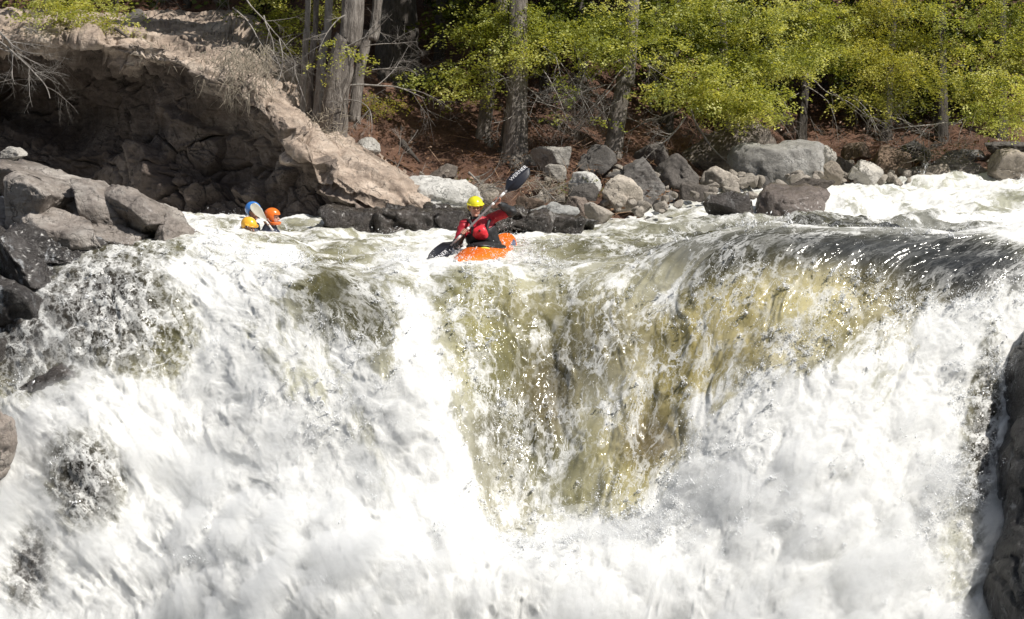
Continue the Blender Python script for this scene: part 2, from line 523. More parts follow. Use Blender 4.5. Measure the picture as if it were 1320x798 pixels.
M['hemlock'] = leaf_mat('hemlock', (0.07, 0.085, 0.016), (0.30, 0.31, 0.06), (0.56, 0.53, 0.15), 0.46)
M['grass_leaf'] = leaf_mat('grass_leaf', (0.09, 0.12, 0.02), (0.16, 0.19, 0.03), (0.28, 0.26, 0.08), 0.4)
M['dead_leaf'] = leaf_mat('dead_leaf', (0.09, 0.045, 0.025), (0.2, 0.11, 0.065), (0.38, 0.25, 0.16), 0.15)

def plain(name, col, rough=0.5, noise=0.0, nscale=30, spec=0.5, coat=0.0, metal=0.0):
    N = NT(name); p = N.pos()
    c = c4(*col)
    n = N.noise(p, nscale, 5, 0.6)
    cc = N.mix(N.rng(n, 0.3, 0.7, 0, 1), c4(*[x * (1 - noise) for x in col]), c4(*[min(1, x * (1 + noise)) for x in col]))
    return N.fin(N.prin(Base_Color=cc, Roughness=rough, Specular_IOR_Level=spec, Coat_Weight=coat, Metallic=metal,
                        Normal=N.bump(n, 0.15 if noise else 0.0, 0.01)))
M['skin'] = plain('skin', (0.50, 0.27, 0.20), 0.5, 0.1, 60)
M['eye'] = plain('eye', (0.03, 0.025, 0.02), 0.15)
M['lip'] = plain('lip', (0.30, 0.10, 0.09), 0.4)
M['hair'] = plain('hair', (0.05, 0.03, 0.02), 0.6, 0.3, 80)
M['yellow_shell'] = plain('yellow_shell', (0.72, 0.66, 0.02), 0.22, 0.06, 20, coat=0.5)
M['orange_shell'] = plain('orange_shell', (0.80, 0.16, 0.015), 0.22, 0.06, 20, coat=0.5)
M['amber_shell'] = plain('amber_shell', (0.82, 0.42, 0.03), 0.25, 0.1, 20, coat=0.4)
M['blue_shell'] = plain('blue_shell', (0.035, 0.19, 0.58), 0.2, 0.06, 20, coat=0.6)
M['red_fabric'] = plain('red_fabric', (0.42, 0.012, 0.028), 0.55, 0.25, 25)
M['red_bright'] = plain('red_bright', (0.68, 0.03, 0.045), 0.4, 0.15, 25)
M['dark_red_fabric'] = plain('dark_red_fabric', (0.12, 0.012, 0.02), 0.6, 0.25, 25)
M['black_fabric'] = plain('black_fabric', (0.018, 0.018, 0.02), 0.55, 0.3, 25)
M['neoprene'] = plain('neoprene', (0.012, 0.012, 0.013), 0.45, 0.2, 30)
M['navy_fabric'] = plain('navy_fabric', (0.03, 0.035, 0.06), 0.5, 0.3, 25)
M['kayak_plastic'] = plain('kayak_plastic', (0.85, 0.17, 0.015), 0.25, 0.05, 15, coat=0.4)
M['decal_blue'] = plain('decal_blue', (0.10, 0.12, 0.20), 0.3, 0.2, 25)
M['blade_black'] = plain('blade_black', (0.018, 0.018, 0.024), 0.3, 0.2, 40, coat=0.3)
M['shaft_grey'] = plain('shaft_grey', (0.22, 0.20, 0.20), 0.3, 0.1, 60, coat=0.3)
M['tape_white'] = plain('tape_white', (0.72, 0.70, 0.69), 0.5, 0.05, 50)
M['letter_white'] = plain('letter_white', (0.78, 0.78, 0.80), 0.5)
M['lime'] = plain('lime', (0.62, 0.70, 0.05), 0.5)
M['pale_visor'] = plain('pale_visor', (0.45, 0.44, 0.38), 0.25, 0.1, 20)
# ------------------------------------------------------------------ the river and its fall
def lip_y(x):
    """distance at which the water starts to drop, for each lateral position (x at that distance)"""
    return 23.9 - 0.5 * sstep(1.5, 4.0, x) + 0.6 * sstep(-2.5, -4.2, x) * 1.0 - 0.25 * np.exp(-((x + 1.3) / 0.9) ** 2)

FALLM = 1.28
def water_level(x, y):
    """river surface above the lip"""
    z = 0.05 * np.sin(x * 0.9 + y * 0.5)
    z = z + 0.28 * sstep(28, 37, y) * sstep(0.5, 4.5, x) - 0.17 * sstep(25.6, 28.5, y) * (1 - 0.75 * sstep(-2.2, -3.0, x))
    # dome over a ledge on the right, pillow beside the near rocks on the left
    z = z + 0.50 * sstep(1.5, 3.4, x) * np.exp(-((y - 23.6) / 1.5) ** 2)
    z = z + 0.10 * np.exp(-((x - 2.3) / 0.6) ** 2) * np.exp(-((y - 23.5) / 1.2) ** 2)
    z = z + 0.22 * np.exp(-((x + 4.3) / 0.55) ** 2) * np.exp(-((y - 25.2) / 1.3) ** 2)
    z = z - 0.10 * np.exp(-((x + 1.9) / 0.8) ** 2) * np.exp(-((y - 24.6) / 1.2) ** 2)
    z = z + 0.14 * np.exp(-((x + 0.9) / 0.55) ** 2) * np.exp(-((y - 23.9) / 0.6) ** 2)
    return z

def water_height(x, y):
    L = lip_y(x)
    s = L - y
    r = 0.75 + 0.1 * sstep(1.5, 3.5, x)
    k = 0.30
    sp = np.where(s > 0, s, 0.0)
    drop = FALLM * (np.sqrt(sp * sp + r * r) - r)
    z = water_level(x, y) - drop
    z = np.maximum(z, -5.2 + 0.25 * (z + 5.2))
    return z

# whiteness of the water, and the colour of the water between the foam, as patches of the place
# (x, y of each patch are looked up on the undisturbed surface below)
def G(u, v, cx, cy, rx, ry, ang=0.0):
    a = math.radians(ang); c, s = math.cos(a), math.sin(a)
    dx, dy = u - cx, v - cy
    return np.exp(-(((dx * c + dy * s) / rx) ** 2 + ((-dx * s + dy * c) / ry) ** 2) ** 1.3)

# whiteness: (cx, cy, rx, ry, angle, target, strength)
WHITE = [
    # above the lip
    (1090, 330, 240, 26, 3, 0.02, 1.0), (330, 318, 70, 10, 5, 0.50, 0.8), (430, 305, 90, 8, 5, 0.42, 0.8), (440, 335, 90, 14, 8, 0.50, 0.9), (520, 310, 60, 8, 0, 0.55, 0.8),
    (700, 312, 80, 14, 4, 0.55, 0.8), (780, 335, 120, 20, 3, 0.32, 0.95), (700, 352, 90, 16, 0, 0.45, 0.8), (850, 318, 80, 12, -5, 0.40, 0.8),
    (1170, 258, 90, 14, -4, 0.62, 0.8), (1290, 272, 60, 9, -12, 0.45, 0.8), (1110, 243, 60, 8, 0, 0.6, 0.7), (1230, 300, 60, 6, 0, 0.7, 0.7),
    (990, 292, 80, 10, -4, 0.66, 0.7), (890, 292, 60, 9, 6, 0.6, 0.7),
    (620, 285, 200, 14, 0, 0.45, 0.6),
    # dark crest on the right
    (1070, 332, 220, 30, 3, 0.03, 1.0), (1220, 340, 130, 36, 8, 0.03, 1.0), (1180, 375, 110, 26, -4, 0.10, 1.0), (960, 340, 60, 34, -30, 0.16, 0.9),
    (1290, 325, 60, 10, 6, 0.10, 1.0), (870, 345, 80, 24, -14, 0.36, 0.8),
    (600, 342, 70, 11, 4, 0.97, 0.9),
    # golden face
    (1000, 400, 110, 56, -10, 0.26, 0.95), (930, 420, 70, 60, -40, 0.20, 0.95), (1060, 410, 90, 60, 20, 0.28, 0.95), (1010, 450, 70, 60, 15, 0.46, 0.85),
    (870, 500, 60, 90, 25, 0.16, 0.95), (820, 590, 42, 80, 12, 0.20, 0.95), (1150, 425, 60, 36, -30, 0.40, 0.8), (930, 480, 50, 60, 30, 0.50, 0.7),
    (1155, 590, 40, 46, 20, 0.6, 0.7), (1130, 505, 34, 40, 10, 0.62, 0.7),
    # centre tongue
    (600, 390, 60, 40, -10, 0.32, 0.85), (620, 440, 52, 70, 5, 0.20, 0.95), (670, 480, 80, 80, 0, 0.20, 0.95), (700, 395, 80, 34, 10, 0.20, 0.9),
    (770, 430, 80, 70, -15, 0.16, 0.95), (700, 500, 60, 70, 0, 0.12, 0.95), (830, 440, 50, 60, -20, 0.26, 0.8), (740, 570, 80, 60, 0, 0.30, 0.85),
    (630, 560, 50, 80, -5, 0.25, 0.85), (660, 650, 56, 60, -10, 0.36, 0.85), (790, 640, 60, 36, 0, 0.34, 0.8), (700, 620, 90, 50, 0, 0.38, 0.7),
    (845, 570, 40, 46, 0, 0.16, 0.9),
    # left tongue
    (425, 388, 58, 48, 25, 0.0, 1.0), (480, 425, 40, 62, -20, 0.12, 1.0), (500, 470, 24, 34, -10, 0.3, 0.8),
    (520, 365, 50, 20, 0, 0.45, 0.7), (340, 435, 46, 70, -35, 0.58, 0.8), (410, 505, 55, 70, -40, 0.58, 0.85), (470, 560, 70, 36, 40, 0.66, 0.7),
    (265, 340, 40, 30, -30, 0.62, 0.8), (345, 345, 60, 22, 20, 0.72, 0.6),
    (300, 690, 60, 50, 0, 0.86, 0.6), (520, 630, 130, 50, 10, 0.80, 0.6), (370, 610, 80, 36, 0, 0.84, 0.6),
]
# net of thin white water over dark stone: (cx, cy, rx, ry, angle, strength)
LACE = [(10, 420, 80, 110, 0, 0.85), (140, 405, 86, 84, -25, 1.0), (210, 440, 50, 60, 0, 0.9), (115, 632, 52, 62, -10, 0.95), (40, 735, 36, 66, 10, 0.7), (190, 330, 70, 30, -10, 0.7),
        (1262, 560, 24, 130, 6, 0.9), (1240, 700, 30, 80, 0, 0.7), (180, 470, 70, 30, 0, 0.7), (640, 560, 40, 70, 0, 0.4), (60, 480, 60, 30, 20, 0.6)]
# water colour patches: (cx, cy, rx, ry, angle, (r,g,b))
OLIVE = (0.205, 0.195, 0.09); GOLD = (0.37, 0.305, 0.11); BROWN = (0.085, 0.070, 0.036); CREST_REFL = (0.030, 0.033, 0.036); PALEG = (0.36, 0.355, 0.24); STONE = (0.035, 0.03, 0.027)  # dark tone of the right crest: its sky reflection painted into the water colour
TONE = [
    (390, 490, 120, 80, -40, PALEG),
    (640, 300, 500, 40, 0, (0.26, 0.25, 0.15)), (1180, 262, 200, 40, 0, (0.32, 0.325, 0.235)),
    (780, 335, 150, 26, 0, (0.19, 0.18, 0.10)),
    (1080, 325, 230, 34, 3, CREST_REFL), (1240, 345, 150, 50, 8, CREST_REFL), (1180, 385, 100, 34, 0, BROWN),
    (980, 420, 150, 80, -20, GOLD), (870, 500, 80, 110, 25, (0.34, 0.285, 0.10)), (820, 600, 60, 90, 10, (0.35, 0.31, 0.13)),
    (1070, 330, 190, 30, 3, CREST_REFL), (1210, 350, 120, 42, 10, CREST_REFL), (960, 335, 70, 26, -20, (0.06, 0.058, 0.04)),
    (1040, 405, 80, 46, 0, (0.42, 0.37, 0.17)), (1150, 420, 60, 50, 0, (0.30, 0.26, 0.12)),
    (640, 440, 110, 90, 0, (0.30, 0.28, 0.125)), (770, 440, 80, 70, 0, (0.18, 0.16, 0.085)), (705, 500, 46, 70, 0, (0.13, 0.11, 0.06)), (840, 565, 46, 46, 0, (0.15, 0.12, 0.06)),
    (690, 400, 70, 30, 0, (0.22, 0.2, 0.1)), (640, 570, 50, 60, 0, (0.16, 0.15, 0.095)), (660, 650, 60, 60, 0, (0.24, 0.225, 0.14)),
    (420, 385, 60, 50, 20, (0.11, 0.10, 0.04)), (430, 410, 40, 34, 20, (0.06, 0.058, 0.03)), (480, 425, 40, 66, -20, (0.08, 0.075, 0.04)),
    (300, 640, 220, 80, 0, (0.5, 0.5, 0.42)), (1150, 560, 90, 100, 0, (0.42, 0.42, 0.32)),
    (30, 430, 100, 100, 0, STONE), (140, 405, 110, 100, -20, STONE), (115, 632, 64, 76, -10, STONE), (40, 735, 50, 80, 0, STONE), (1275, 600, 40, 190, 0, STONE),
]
# swelling of the surface along its normal, metres
SWELL = [
    (425, 385, 62, 48, 25, 0.16), (480, 440, 34, 70, -20, 0.05), (450, 350, 80, 18, 15, -0.06),
    (300, 420, 90, 140, -38, 0.15), (520, 560, 130, 80, 40, 0.12), (560, 500, 80, 110, -20, 0.14), (600, 346, 46, 7, 6, 0.04), (700, 500, 80, 110, 0, -0.24), (640, 420, 60, 60, 0, 0.12),
    (785, 430, 70, 60, 0, 0.14), (690, 640, 80, 80, 0, -0.3), (840, 580, 60, 60, 0, -0.1), (960, 400, 120, 60, -20, 0.10),
    (1100, 560, 170, 150, 30, 0.16), (1270, 400, 60, 110, 30, 0.14), (1010, 650, 150, 100, 0, 0.15), (940, 600, 90, 80, 0, 0.06),
    (780, 780, 260, 90, 0, 0.42), (420, 760, 300, 100, 0, 0.36), (150, 560, 120, 70, 0, 0.25), (130, 400, 110, 100, -20, 0.30), (115, 630, 60, 80, 0, 0.22),
    (1180, 345, 60, 26, 0, 0.05), (1060, 340, 60, 26, 0, 0.06), (930, 345, 50, 40, -30, 0.07), (600, 370, 40, 24, 0, 0.10), (510, 360, 30, 24, 0, 0.12),
]

def build_water():
    C, NF, NU = 1000, 620, 420
    a = np.linspace(-0.335, 0.345, C)
    yy = np.concatenate([np.linspace(0, 21, NU) ** 1.0, -np.linspace(0, 1, NF + 1)[1:] ** 1.0 * 6.2])
    yy[:NU] = 21 * (np.linspace(0, 1, NU) ** 1.35)
    yy = np.sort(yy)[::-1]
    R = len(yy)
    L0 = lip_y(a * 24.0)
    Y = L0[None, :] + yy[:, None]
    X = a[None, :] * np.maximum(Y, 20.0)
    Z = water_height(X, Y)
    P = np.stack([X, Y, Z], -1)
    N = grid_normals(P)
    N[N[..., 2] < 0] *= -1
    u, v = proj(P)
    white = np.full(u.shape, 1.0)
    upm = sstep(0.5, 2.0, np.broadcast_to(yy[:, None], u.shape))
    white = white - upm * (0.34 - 0.14 * sstep(900, 1100, u))
    # upstream the foam is thinner
    for cx, cy, rx, ry, an, tg, st in WHITE:
        g = G(u, v, cx, cy, rx, ry, an) * st
        white = white * (1 - g) + tg * g
    lace = np.zeros_like(u)
    for cx, cy, rx, ry, an, st in LACE:
        lace = np.maximum(lace, G(u, v, cx, cy, rx, ry, an) * st)
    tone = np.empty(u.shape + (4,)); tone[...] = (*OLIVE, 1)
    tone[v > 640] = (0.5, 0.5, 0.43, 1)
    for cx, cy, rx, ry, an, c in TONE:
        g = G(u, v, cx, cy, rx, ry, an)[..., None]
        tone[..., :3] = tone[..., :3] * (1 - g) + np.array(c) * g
    swell = np.zeros_like(u)
    for cx, cy, rx, ry, an, h in SWELL:
        swell += h * G(u, v, cx, cy, rx, ry, an)
    # stream coordinates: converging towards the middle of the fall
    s = np.maximum(lip_y(X) - Y, 0)
    xc = 0.15
    gcon = 1.0 - 0.155 * np.clip(s, 0, 3.6)
    q = xc + (X - xc) / gcon
    path = np.where(Y < lip_y(X), -1.5 * s, Y - lip_y(X))
    fallk = sstep(-0.3, 0.8, s)
    flow = np.stack([q * (1 + 0.15 * fallk), path * (1 - 0.1 * fallk), 0.15 * Z], -1)
    up = 1 - fallk
    # medium foam pattern, decides where the surface is whipped up
    fl = flow.copy()
    warp = np.stack([fbm(fl, 0.9, 3, seed=5), fbm(fl, 0.9, 3, seed=9), 0 * q], -1) * 0.5
    flw = fl + warp
    n1 = fbm(flw, 1.1, 6, 0.58, seed=21)
    foam = np.clip(0.5 + 1.5 * (white - 0.5) + 0.75 * n1, 0, 1)
    P3 = P.copy()
    # displacement
    disp = swell
    agit = sstep(0.3, 0.95, white)
    bl = billow(flw + 3.1, 0.9, 2, 0.5, seed=31)
    disp = disp + agit * fallk * (0.03 * bl)
    bw = billow(P * np.array([1, 1, 0.8]) + warp * 1.2, 1.5, 6, 0.55, seed=41)
    disp = disp + agit * (0.045 * fallk + 0.03 * up) * bw
    fine = fbm(P + 0.3 * warp, 8.0, 4, 0.55, seed=51)
    disp = disp + (0.006 + 0.020 * foam * agit) * fine * (0.5 + 0.5 * fallk)
    # smooth water: long undulations along the flow and small ripples
    smooth_n = fbm(flw * np.array([1, 0.75, 1]), 1.35, 4, 0.5, seed=61)
    disp = disp + (1 - agit) * (0.085 * smooth_n)
    rip = ridged(flw * np.array([1.0, 0.55, 1.0]), 4.5, 3, 0.5, seed=71)
    disp = disp + (1 - agit) * 0.008 * rip
    # standing waves above the lip
    wv = fbm(np.stack([X * 0.55, Y * 0.75, 0 * X], -1), 0.9, 3, 0.5, seed=81)
    disp = disp + up * sstep(0.3, 1.6, yy)[:, None] * ((0.15 + 0.18 * sstep(2.0, 5.0, X)) * wv + (0.075 + 0.05 * sstep(2.0, 5.0, X)) * ridged(np.stack([X * 0.8, Y * 1.1, 0 * X], -1), 1.1, 4, 0.55, seed=83))
    P2 = P + N * disp[..., None]
    sn = grid_normals(P + N * (swell + 0.4 * agit * 0.05 * bl)[..., None]); sn[sn[..., 2] < 0] *= -1
    me = make_mesh('river', P2, grid_faces(R, C)[:, ::-1], None, True, {
        'white': white.ravel(), 'lace': lace.ravel(), 'tone': tone.reshape(-1, 4), 'flow': flow.reshape(-1, 3), 'fallk': fallk.ravel(), 'sn': sn.reshape(-1, 3)})
    return me, P2, N, white, lace, foam, u, v

def water_mat():
    N = NT('river_water')
    white = N.attr('white'); lace = N.attr('lace'); tone = N.attr('tone', 'Color'); flow = N.attr('flow', 'Vector')
    pos = N.pos()
    wv = N.noise(flow, 1.3, 4, 0.6, 0, 1)
    fw = N.vmath('ADD', flow, scalev(N, N.vmath('SUBTRACT', wv, (0.5, 0.5, 0.5)), 0.9, 0.9, 0.9))
    n1 = N.noise(fw, 1.5, 8, 0.60, 0.4)
    n2 = N.noise(fw, 5.5, 7, 0.64, 0.6)
    ns = N.noise(fw, 1.1, 3, 0.5, 0.5)
    n3 = N.noise(pos, 26, 5, 0.75)
    mixn = N.math('ADD', N.math('MULTIPLY', n1, 0.64), N.math('ADD', N.math('MULTIPLY', n2, 0.30), N.math('MULTIPLY', n3, 0.06)))
    base = N.math('ADD', N.math('MULTIPLY', N.math('SUBTRACT', mixn, 0.5), 5.6), N.math('MULTIPLY', N.math('SUBTRACT', white, 0.5), 2.1))
    foam = N.rng(base, -0.32, 0.52, 0, 1, True)
    # veil: thin aerated water, half transparent
    veil = N.math('MULTIPLY', N.rng(N.math('ADD', N.math('MULTIPLY', N.math('SUBTRACT', ns, 0.5), 3.5), N.math('MULTIPLY', N.math('SUBTRACT', white, 0.5), 2.1)), -0.7, 0.75, 0, 0.30, True), N.rng(white, 0.03, 0.2))
    # stringy veins of foam
    lw = N.vmath('ADD', flow, scalev(N, N.vmath('SUBTRACT', N.noise(flow, 2.4, 5, 0.65, 0, 1), (0.5, 0.5, 0.5)), 1.0, 1.0, 1.0))
    d1 = N.voro(scalev(N, lw, 1, 0.7, 1), 1.7); d2 = N.voro(N.vmath('ADD', lw, (3.3, 1.7, 0)), 4.6)
    l1 = N.rng(d1, 0.0, N.rng(n2, 0.38, 0.62, 0.015, 0.17), 1, 0, True)
    l2 = N.rng(d2, 0.0, N.rng(n2, 0.38, 0.62, 0.02, 0.17), 1, 0, True)
    na = N.noise(fw, 1.25, 6, 0.6, 0.6); nb = N.noise(N.vmath('ADD', fw, (5, 9, 2)), 2.7, 6, 0.62, 0.5)
    v1 = N.rng(N.math('ABSOLUTE', N.math('SUBTRACT', na, 0.5)), 0.0, N.rng(n2, 0.36, 0.64, 0.005, 0.05), 1, 0, True)
    v2 = N.rng(N.math('ABSOLUTE', N.math('SUBTRACT', nb, 0.5)), 0.0, N.rng(n3, 0.36, 0.64, 0.004, 0.04), 1, 0, True)
    amount = N.rng(n1, 0.37, 0.56, 0.08, 1)
    thin = N.math('MAXIMUM', N.math('MAXIMUM', N.math('MULTIPLY', l1, 0.8), N.math('MULTIPLY', l2, 0.25)), N.math('MAXIMUM', N.math('MULTIPLY', v1, 0.95), N.math('MULTIPLY', v2, 0.4)))
    thin = N.math('MULTIPLY', N.math('MULTIPLY', thin, amount), N.rng(white, 0.03, 0.25, 0.10, 0.95))
    # lace over dark stone, rounder cells
    lw2 = N.vmath('ADD', scalev(N, pos, 1, 0.3, 0.75), scalev(N, N.vmath('SUBTRACT', N.noise(pos, 4.5, 5, 0.7, 0, 1), (0.5, 0.5, 0.5)), 0.42, 0.42, 0.42))
    e1 = N.voro(lw2, 3.0); e2 = N.voro(lw2, 7.5)
    k1 = N.rng(e1, 0.0, N.rng(n2, 0.40, 0.62, 0.015, 0.24), 1, 0, True)
    k2 = N.rng(e2, 0.0, N.rng(n3, 0.35, 0.65, 0.06, 0.36), 1, 0, True)
    net = N.math('MAXIMUM', N.math('MULTIPLY', k1, 0.95), N.math('MULTIPLY', k2, 0.42))
    lacef = N.rng(N.math('ADD', lace, N.math('MULTIPLY', N.math('SUBTRACT', n2, 0.5), 1.1)), 0.18, 0.48, 0, 1, True)
    f0 = N.math('MAXIMUM', N.math('MAXIMUM', foam, veil), thin)
    fac = N.mix(lacef, f0, N.math('MULTIPLY', net, 0.9), 'FLOAT')
    # scattered bubbles
    bub = N.math('MULTIPLY', N.rng(N.noise(pos, 60, 2, 0.6), 0.66, 0.72), N.rng(white, 0.2, 0.6, 0.0, 0.5))
    fac = N.math('MAXIMUM', fac, bub)
    # colours
    wcol = N.mix(N.rng(ns, 0.36, 0.64), N.mix(1.0, tone, c4(0.55, 0.55, 0.55), blend='MULTIPLY'), N.mix(1.0, tone, c4(1.05, 1.03, 0.97), blend='MULTIPLY'))
    h = N.math('ADD', N.math('MULTIPLY', n2, 0.8), N.math('MULTIPLY', n3, 0.35))
    wn = N.bump(N.math('ADD', N.math('MULTIPLY', ns, 1.5), N.math('ADD', N.math('MULTIPLY', N.noise(fw, 3.2, 4, 0.5, 0.8), 0.8), N.math('MULTIPLY', N.noise(fw, 11, 3, 0.5, 0.5), 0.22))), 0.28, 0.08)
    water = N.prin(Base_Color=wcol, Roughness=0.10, Specular_IOR_Level=0.4, IOR=1.33, Normal=wn)
    fa = N.math('ADD', N.math('MULTIPLY', N.noise(N.vmath('ADD', pos, scalev(N, wv, 0.3, 0.3, 0.3)), 1.7, 10, 0.72, 0.2), 0.7), N.math('MULTIPLY', n3, 0.3))
    fcol = N.mix(N.rng(fa, 0.38, 0.60), c4(0.60, 0.60, 0.58), c4(0.74, 0.74, 0.725))
    gn = N.n('ShaderNodeNewGeometry').outputs['Normal']
    soft = N.vmath('NORMALIZE', N.vmath('ADD', scalev(N, gn, 0.55, 0.55, 0.55), scalev(N, N.attr('sn', 'Vector'), 0.45, 0.45, 0.45)))
    fn = N.bump(N.math('ADD', h, N.math('MULTIPLY', fac, 0.3)), 0.55, 0.032, soft)
    fo = N.n('ShaderNodeBsdfPrincipled')
    N.set(fo, **{'Base Color': fcol, 'Roughness': 0.85, 'Specular IOR Level': 0.2, 'Normal': fn})
    ms = N.n('ShaderNodeMixShader'); N.inp(ms, 0, fac); N.inp(ms, 1, water); N.inp(ms, 2, fo.outputs[0])
    return N.fin(ms.outputs[0])
M['water'] = water_mat()

w_me, WP, WN, W_white, W_lace, W_foam, WU, WV = build_water()
river = tag(link('river', w_me, M['water']), 'white river pouring over a rounded ledge in a foaming fall', 'river', kind='structure')

def drops_mat():
    N = NT('spray_drops')
    return N.fin(N.prin(Base_Color=c4(0.86, 0.87, 0.88), Roughness=0.35))
M['spray'] = drops_mat()

def build_spray():
    # droplets thrown off the whipped surface
    H, Wd = WU.shape
    s = lip_y(WP[..., 0]) - WP[..., 1]
    gy = np.abs(np.gradient(W_white, axis=0)) * 60 + np.abs(np.gradient(W_white, axis=1)) * 60
    inframe = (WU > -20) & (WU < 1340) & (WV > 225) & (WV < 815)
    dens = (0.09 + np.clip(gy, 0, 3) + 0.3 * np.clip(W_lace, 0, 1) + 0.9 * np.exp(-((W_white - 0.5) / 0.25) ** 2)) * inframe * sstep(-2.0, 0.5, s)
    # bursts
    for cx, cy, rx, ry, k in [(606, 344, 40, 8, 4), (672, 318, 16, 10, 5), (700, 700, 260, 40, 4), (980, 640, 120, 60, 2), (930, 560, 60, 60, 2), (770, 670, 110, 40, 12), (1225, 690, 50, 110, 10), (1258, 520, 40, 120, 9), (640, 590, 50, 110, 5), (610, 440, 40, 60, 3), (130, 400, 90, 90, 0.4),
                              (300, 330, 60, 40, 3), (1100, 430, 90, 60, 3), (1150, 380, 50, 30, 3), (510, 350, 30, 30, 4), (660, 320, 60, 30, 3), (960, 430, 80, 60, 3), (460, 560, 60, 60, 4), (60, 480, 60, 40, 5), (110, 630, 60, 60, 0.5),
                              (690, 290, 30, 16, 4), (1180, 236, 200, 10, 2)]:
        dens = dens + k * G(WU, WV, cx, cy, rx, ry) * inframe
    gate = sstep(0.0, 0.45, fbm(WP, 1.3, 4, 0.6, seed=303))
    keep = (1 - 1.0 * (WU < 115) * (WV < 490)) * (1 - 1.0 * (WU < 250) * (WV < 325)) * (1 - 0.9 * np.maximum(G(WU, WV, 625, 285, 80, 44), G(WU, WV, 335, 285, 50, 34)))
    p = (dens * (0.12 + gate) * keep * (1 - 0.85 * sstep(0.32, 0.08, W_white) * (W_lace < 0.2))).ravel()
    p = p / p.sum()
    Q = WP.reshape(-1, 3); QN = WN.reshape(-1, 3)
    # fine drops close to the surface
    n1 = 36000
    i = RNG.choice(len(p), n1, p=p)
    h = RNG.exponential(0.045, n1)
    c1 = Q[i] + QN[i] * h[:, None] + RNG.normal(0, 0.02, (n1, 3))
    v1 = np.stack([RNG.normal(0, 0.5, n1), RNG.normal(-0.3, 0.3, n1), RNG.normal(-0.4, 0.8, n1)], -1)
    r1 = 0.0016 + RNG.exponential(0.0017, n1)
    # jets: strings of drops thrown along short arcs
    nb = 950
    i = RNG.choice(len(p), nb, p=p)
    C2, V2, R2 = [], [], []
    for k in i:
        m = RNG.integers(25, 110)
        d = QN[k] * RNG.uniform(0.5, 1.2) + np.array([RNG.normal(0, 0.5), RNG.normal(-0.2, 0.25), RNG.uniform(-0.1, 1.0)])
        sp = RNG.uniform(0.08, 0.34) * (1.6 if RNG.random() < 0.2 else 1.0)
        t = RNG.random(m) ** 1.4
        pos = Q[k] + d * (t * sp)[:, None] - np.array([0, 0, 1.0]) * (1.1 * sp * t * t)[:, None]
        pos = pos + RNG.normal(0, 1, (m, 3)) * (0.012 + 0.10 * sp * t)[:, None]
        C2.append(pos); V2.append(d - np.array([0, 0, 2.2]) * t[:, None]); R2.append(0.0018 + RNG.exponential(0.0026, m) * (1.15 - t))
    c = np.vstack([c1] + C2); ax = np.vstack([v1] + V2); r = np.minimum(np.concatenate([r1] + R2), 0.014); n = len(c)
    ax /= np.linalg.norm(ax, axis=1)[:, None]
    b = np.cross(ax, RNG.normal(0, 1, (n, 3))); b /= np.linalg.norm(b, axis=1)[:, None]
    d = np.cross(ax, b)
    el = 1.0 + RNG.exponential(0.7, n)
    V = np.stack([c + ax * (r * el)[:, None], c - ax * (r * el)[:, None], c + b * r[:, None], c - b * r[:, None], c + d * r[:, None], c - d * r[:, None]], 1)
    T = np.array([(0, 2, 4), (0, 4, 3), (0, 3, 5), (0, 5, 2), (1, 4, 2), (1, 3, 4), (1, 5, 3), (1, 2, 5)])
    F = (np.arange(n)[:, None, None] * 6 + T[None]).reshape(-1, 3)
    me = make_mesh('spray', V, None, F, True)
    return tag(link('spray', me, M['spray']), 'fine white droplets flying above the falling water', 'spray', kind='stuff')
build_spray()

def build_mist():
    # veil of airborne water lying over the whipped part of the fall: one closed body, thin where the water is clear
    st = 3
    P = WP[::st, ::st]; N = WN[::st, ::st]; wh = W_white[::st, ::st]; u = WU[::st, ::st]; v = WV[::st, ::st]; la = W_lace[::st, ::st]
    s = lip_y(P[..., 0]) - P[..., 1]
    k = np.where(s[:, 0] > -0.5)[0]
    P, N, wh, u, v, la, s = (a[k] for a in (P, N, wh, u, v, la, s))
    sm = wh.copy()
    for _ in range(14):
        sm = (sm + np.roll(sm, 1, 0) + np.roll(sm, -1, 0) + np.roll(sm, 1, 1) + np.roll(sm, -1, 1)) / 5
    th = sstep(0.45, 1.0, sm) * sstep(0.0, 1.6, s) * (0.09 + 0.17 * sstep(1.2, 3.8, s)) * (1 - np.clip(1.15 * la, 0, 1))
    th = th * np.clip(0.75 + 0.6 * billow(P, 1.3, 7, 0.66, seed=401) + 0.3 * fbm(P, 0.4, 2, seed=402), 0.08, 2)
    out = P + N * (th + 0.004)[..., None] + np.array([0, 0, 0.25]) * th[..., None]
    inn = P - N * 0.30
    R, C = th.shape
    F = grid_faces(R, C)
    n = R * C
    ring = np.concatenate([np.arange(C), np.arange(1, R) * C + C - 1, (R - 1) * C + np.arange(C - 2, -1, -1), np.arange(R - 2, 0, -1) * C])
    side = np.stack([ring, np.roll(ring, -1), np.roll(ring, -1) + n, ring + n], -1)
    me = make_mesh('mist', np.vstack([out.reshape(-1, 3), inn.reshape(-1, 3)]), np.vstack([F[:, ::-1], F + n, side]), None, True)
    Nn = NT('mist')
    pv = Nn.n('ShaderNodeVolumePrincipled')
    Nn.set(pv, Color=c4(0.97, 0.975, 0.98), Density=3.6, Anisotropy=0.2)
    Nn.t.links.new(pv.outputs[0], Nn.out.inputs[1])
    return tag(link('mist', me, Nn.m), 'pale mist of fine spray hanging over the foaming fall', 'mist', kind='stuff')
build_mist()
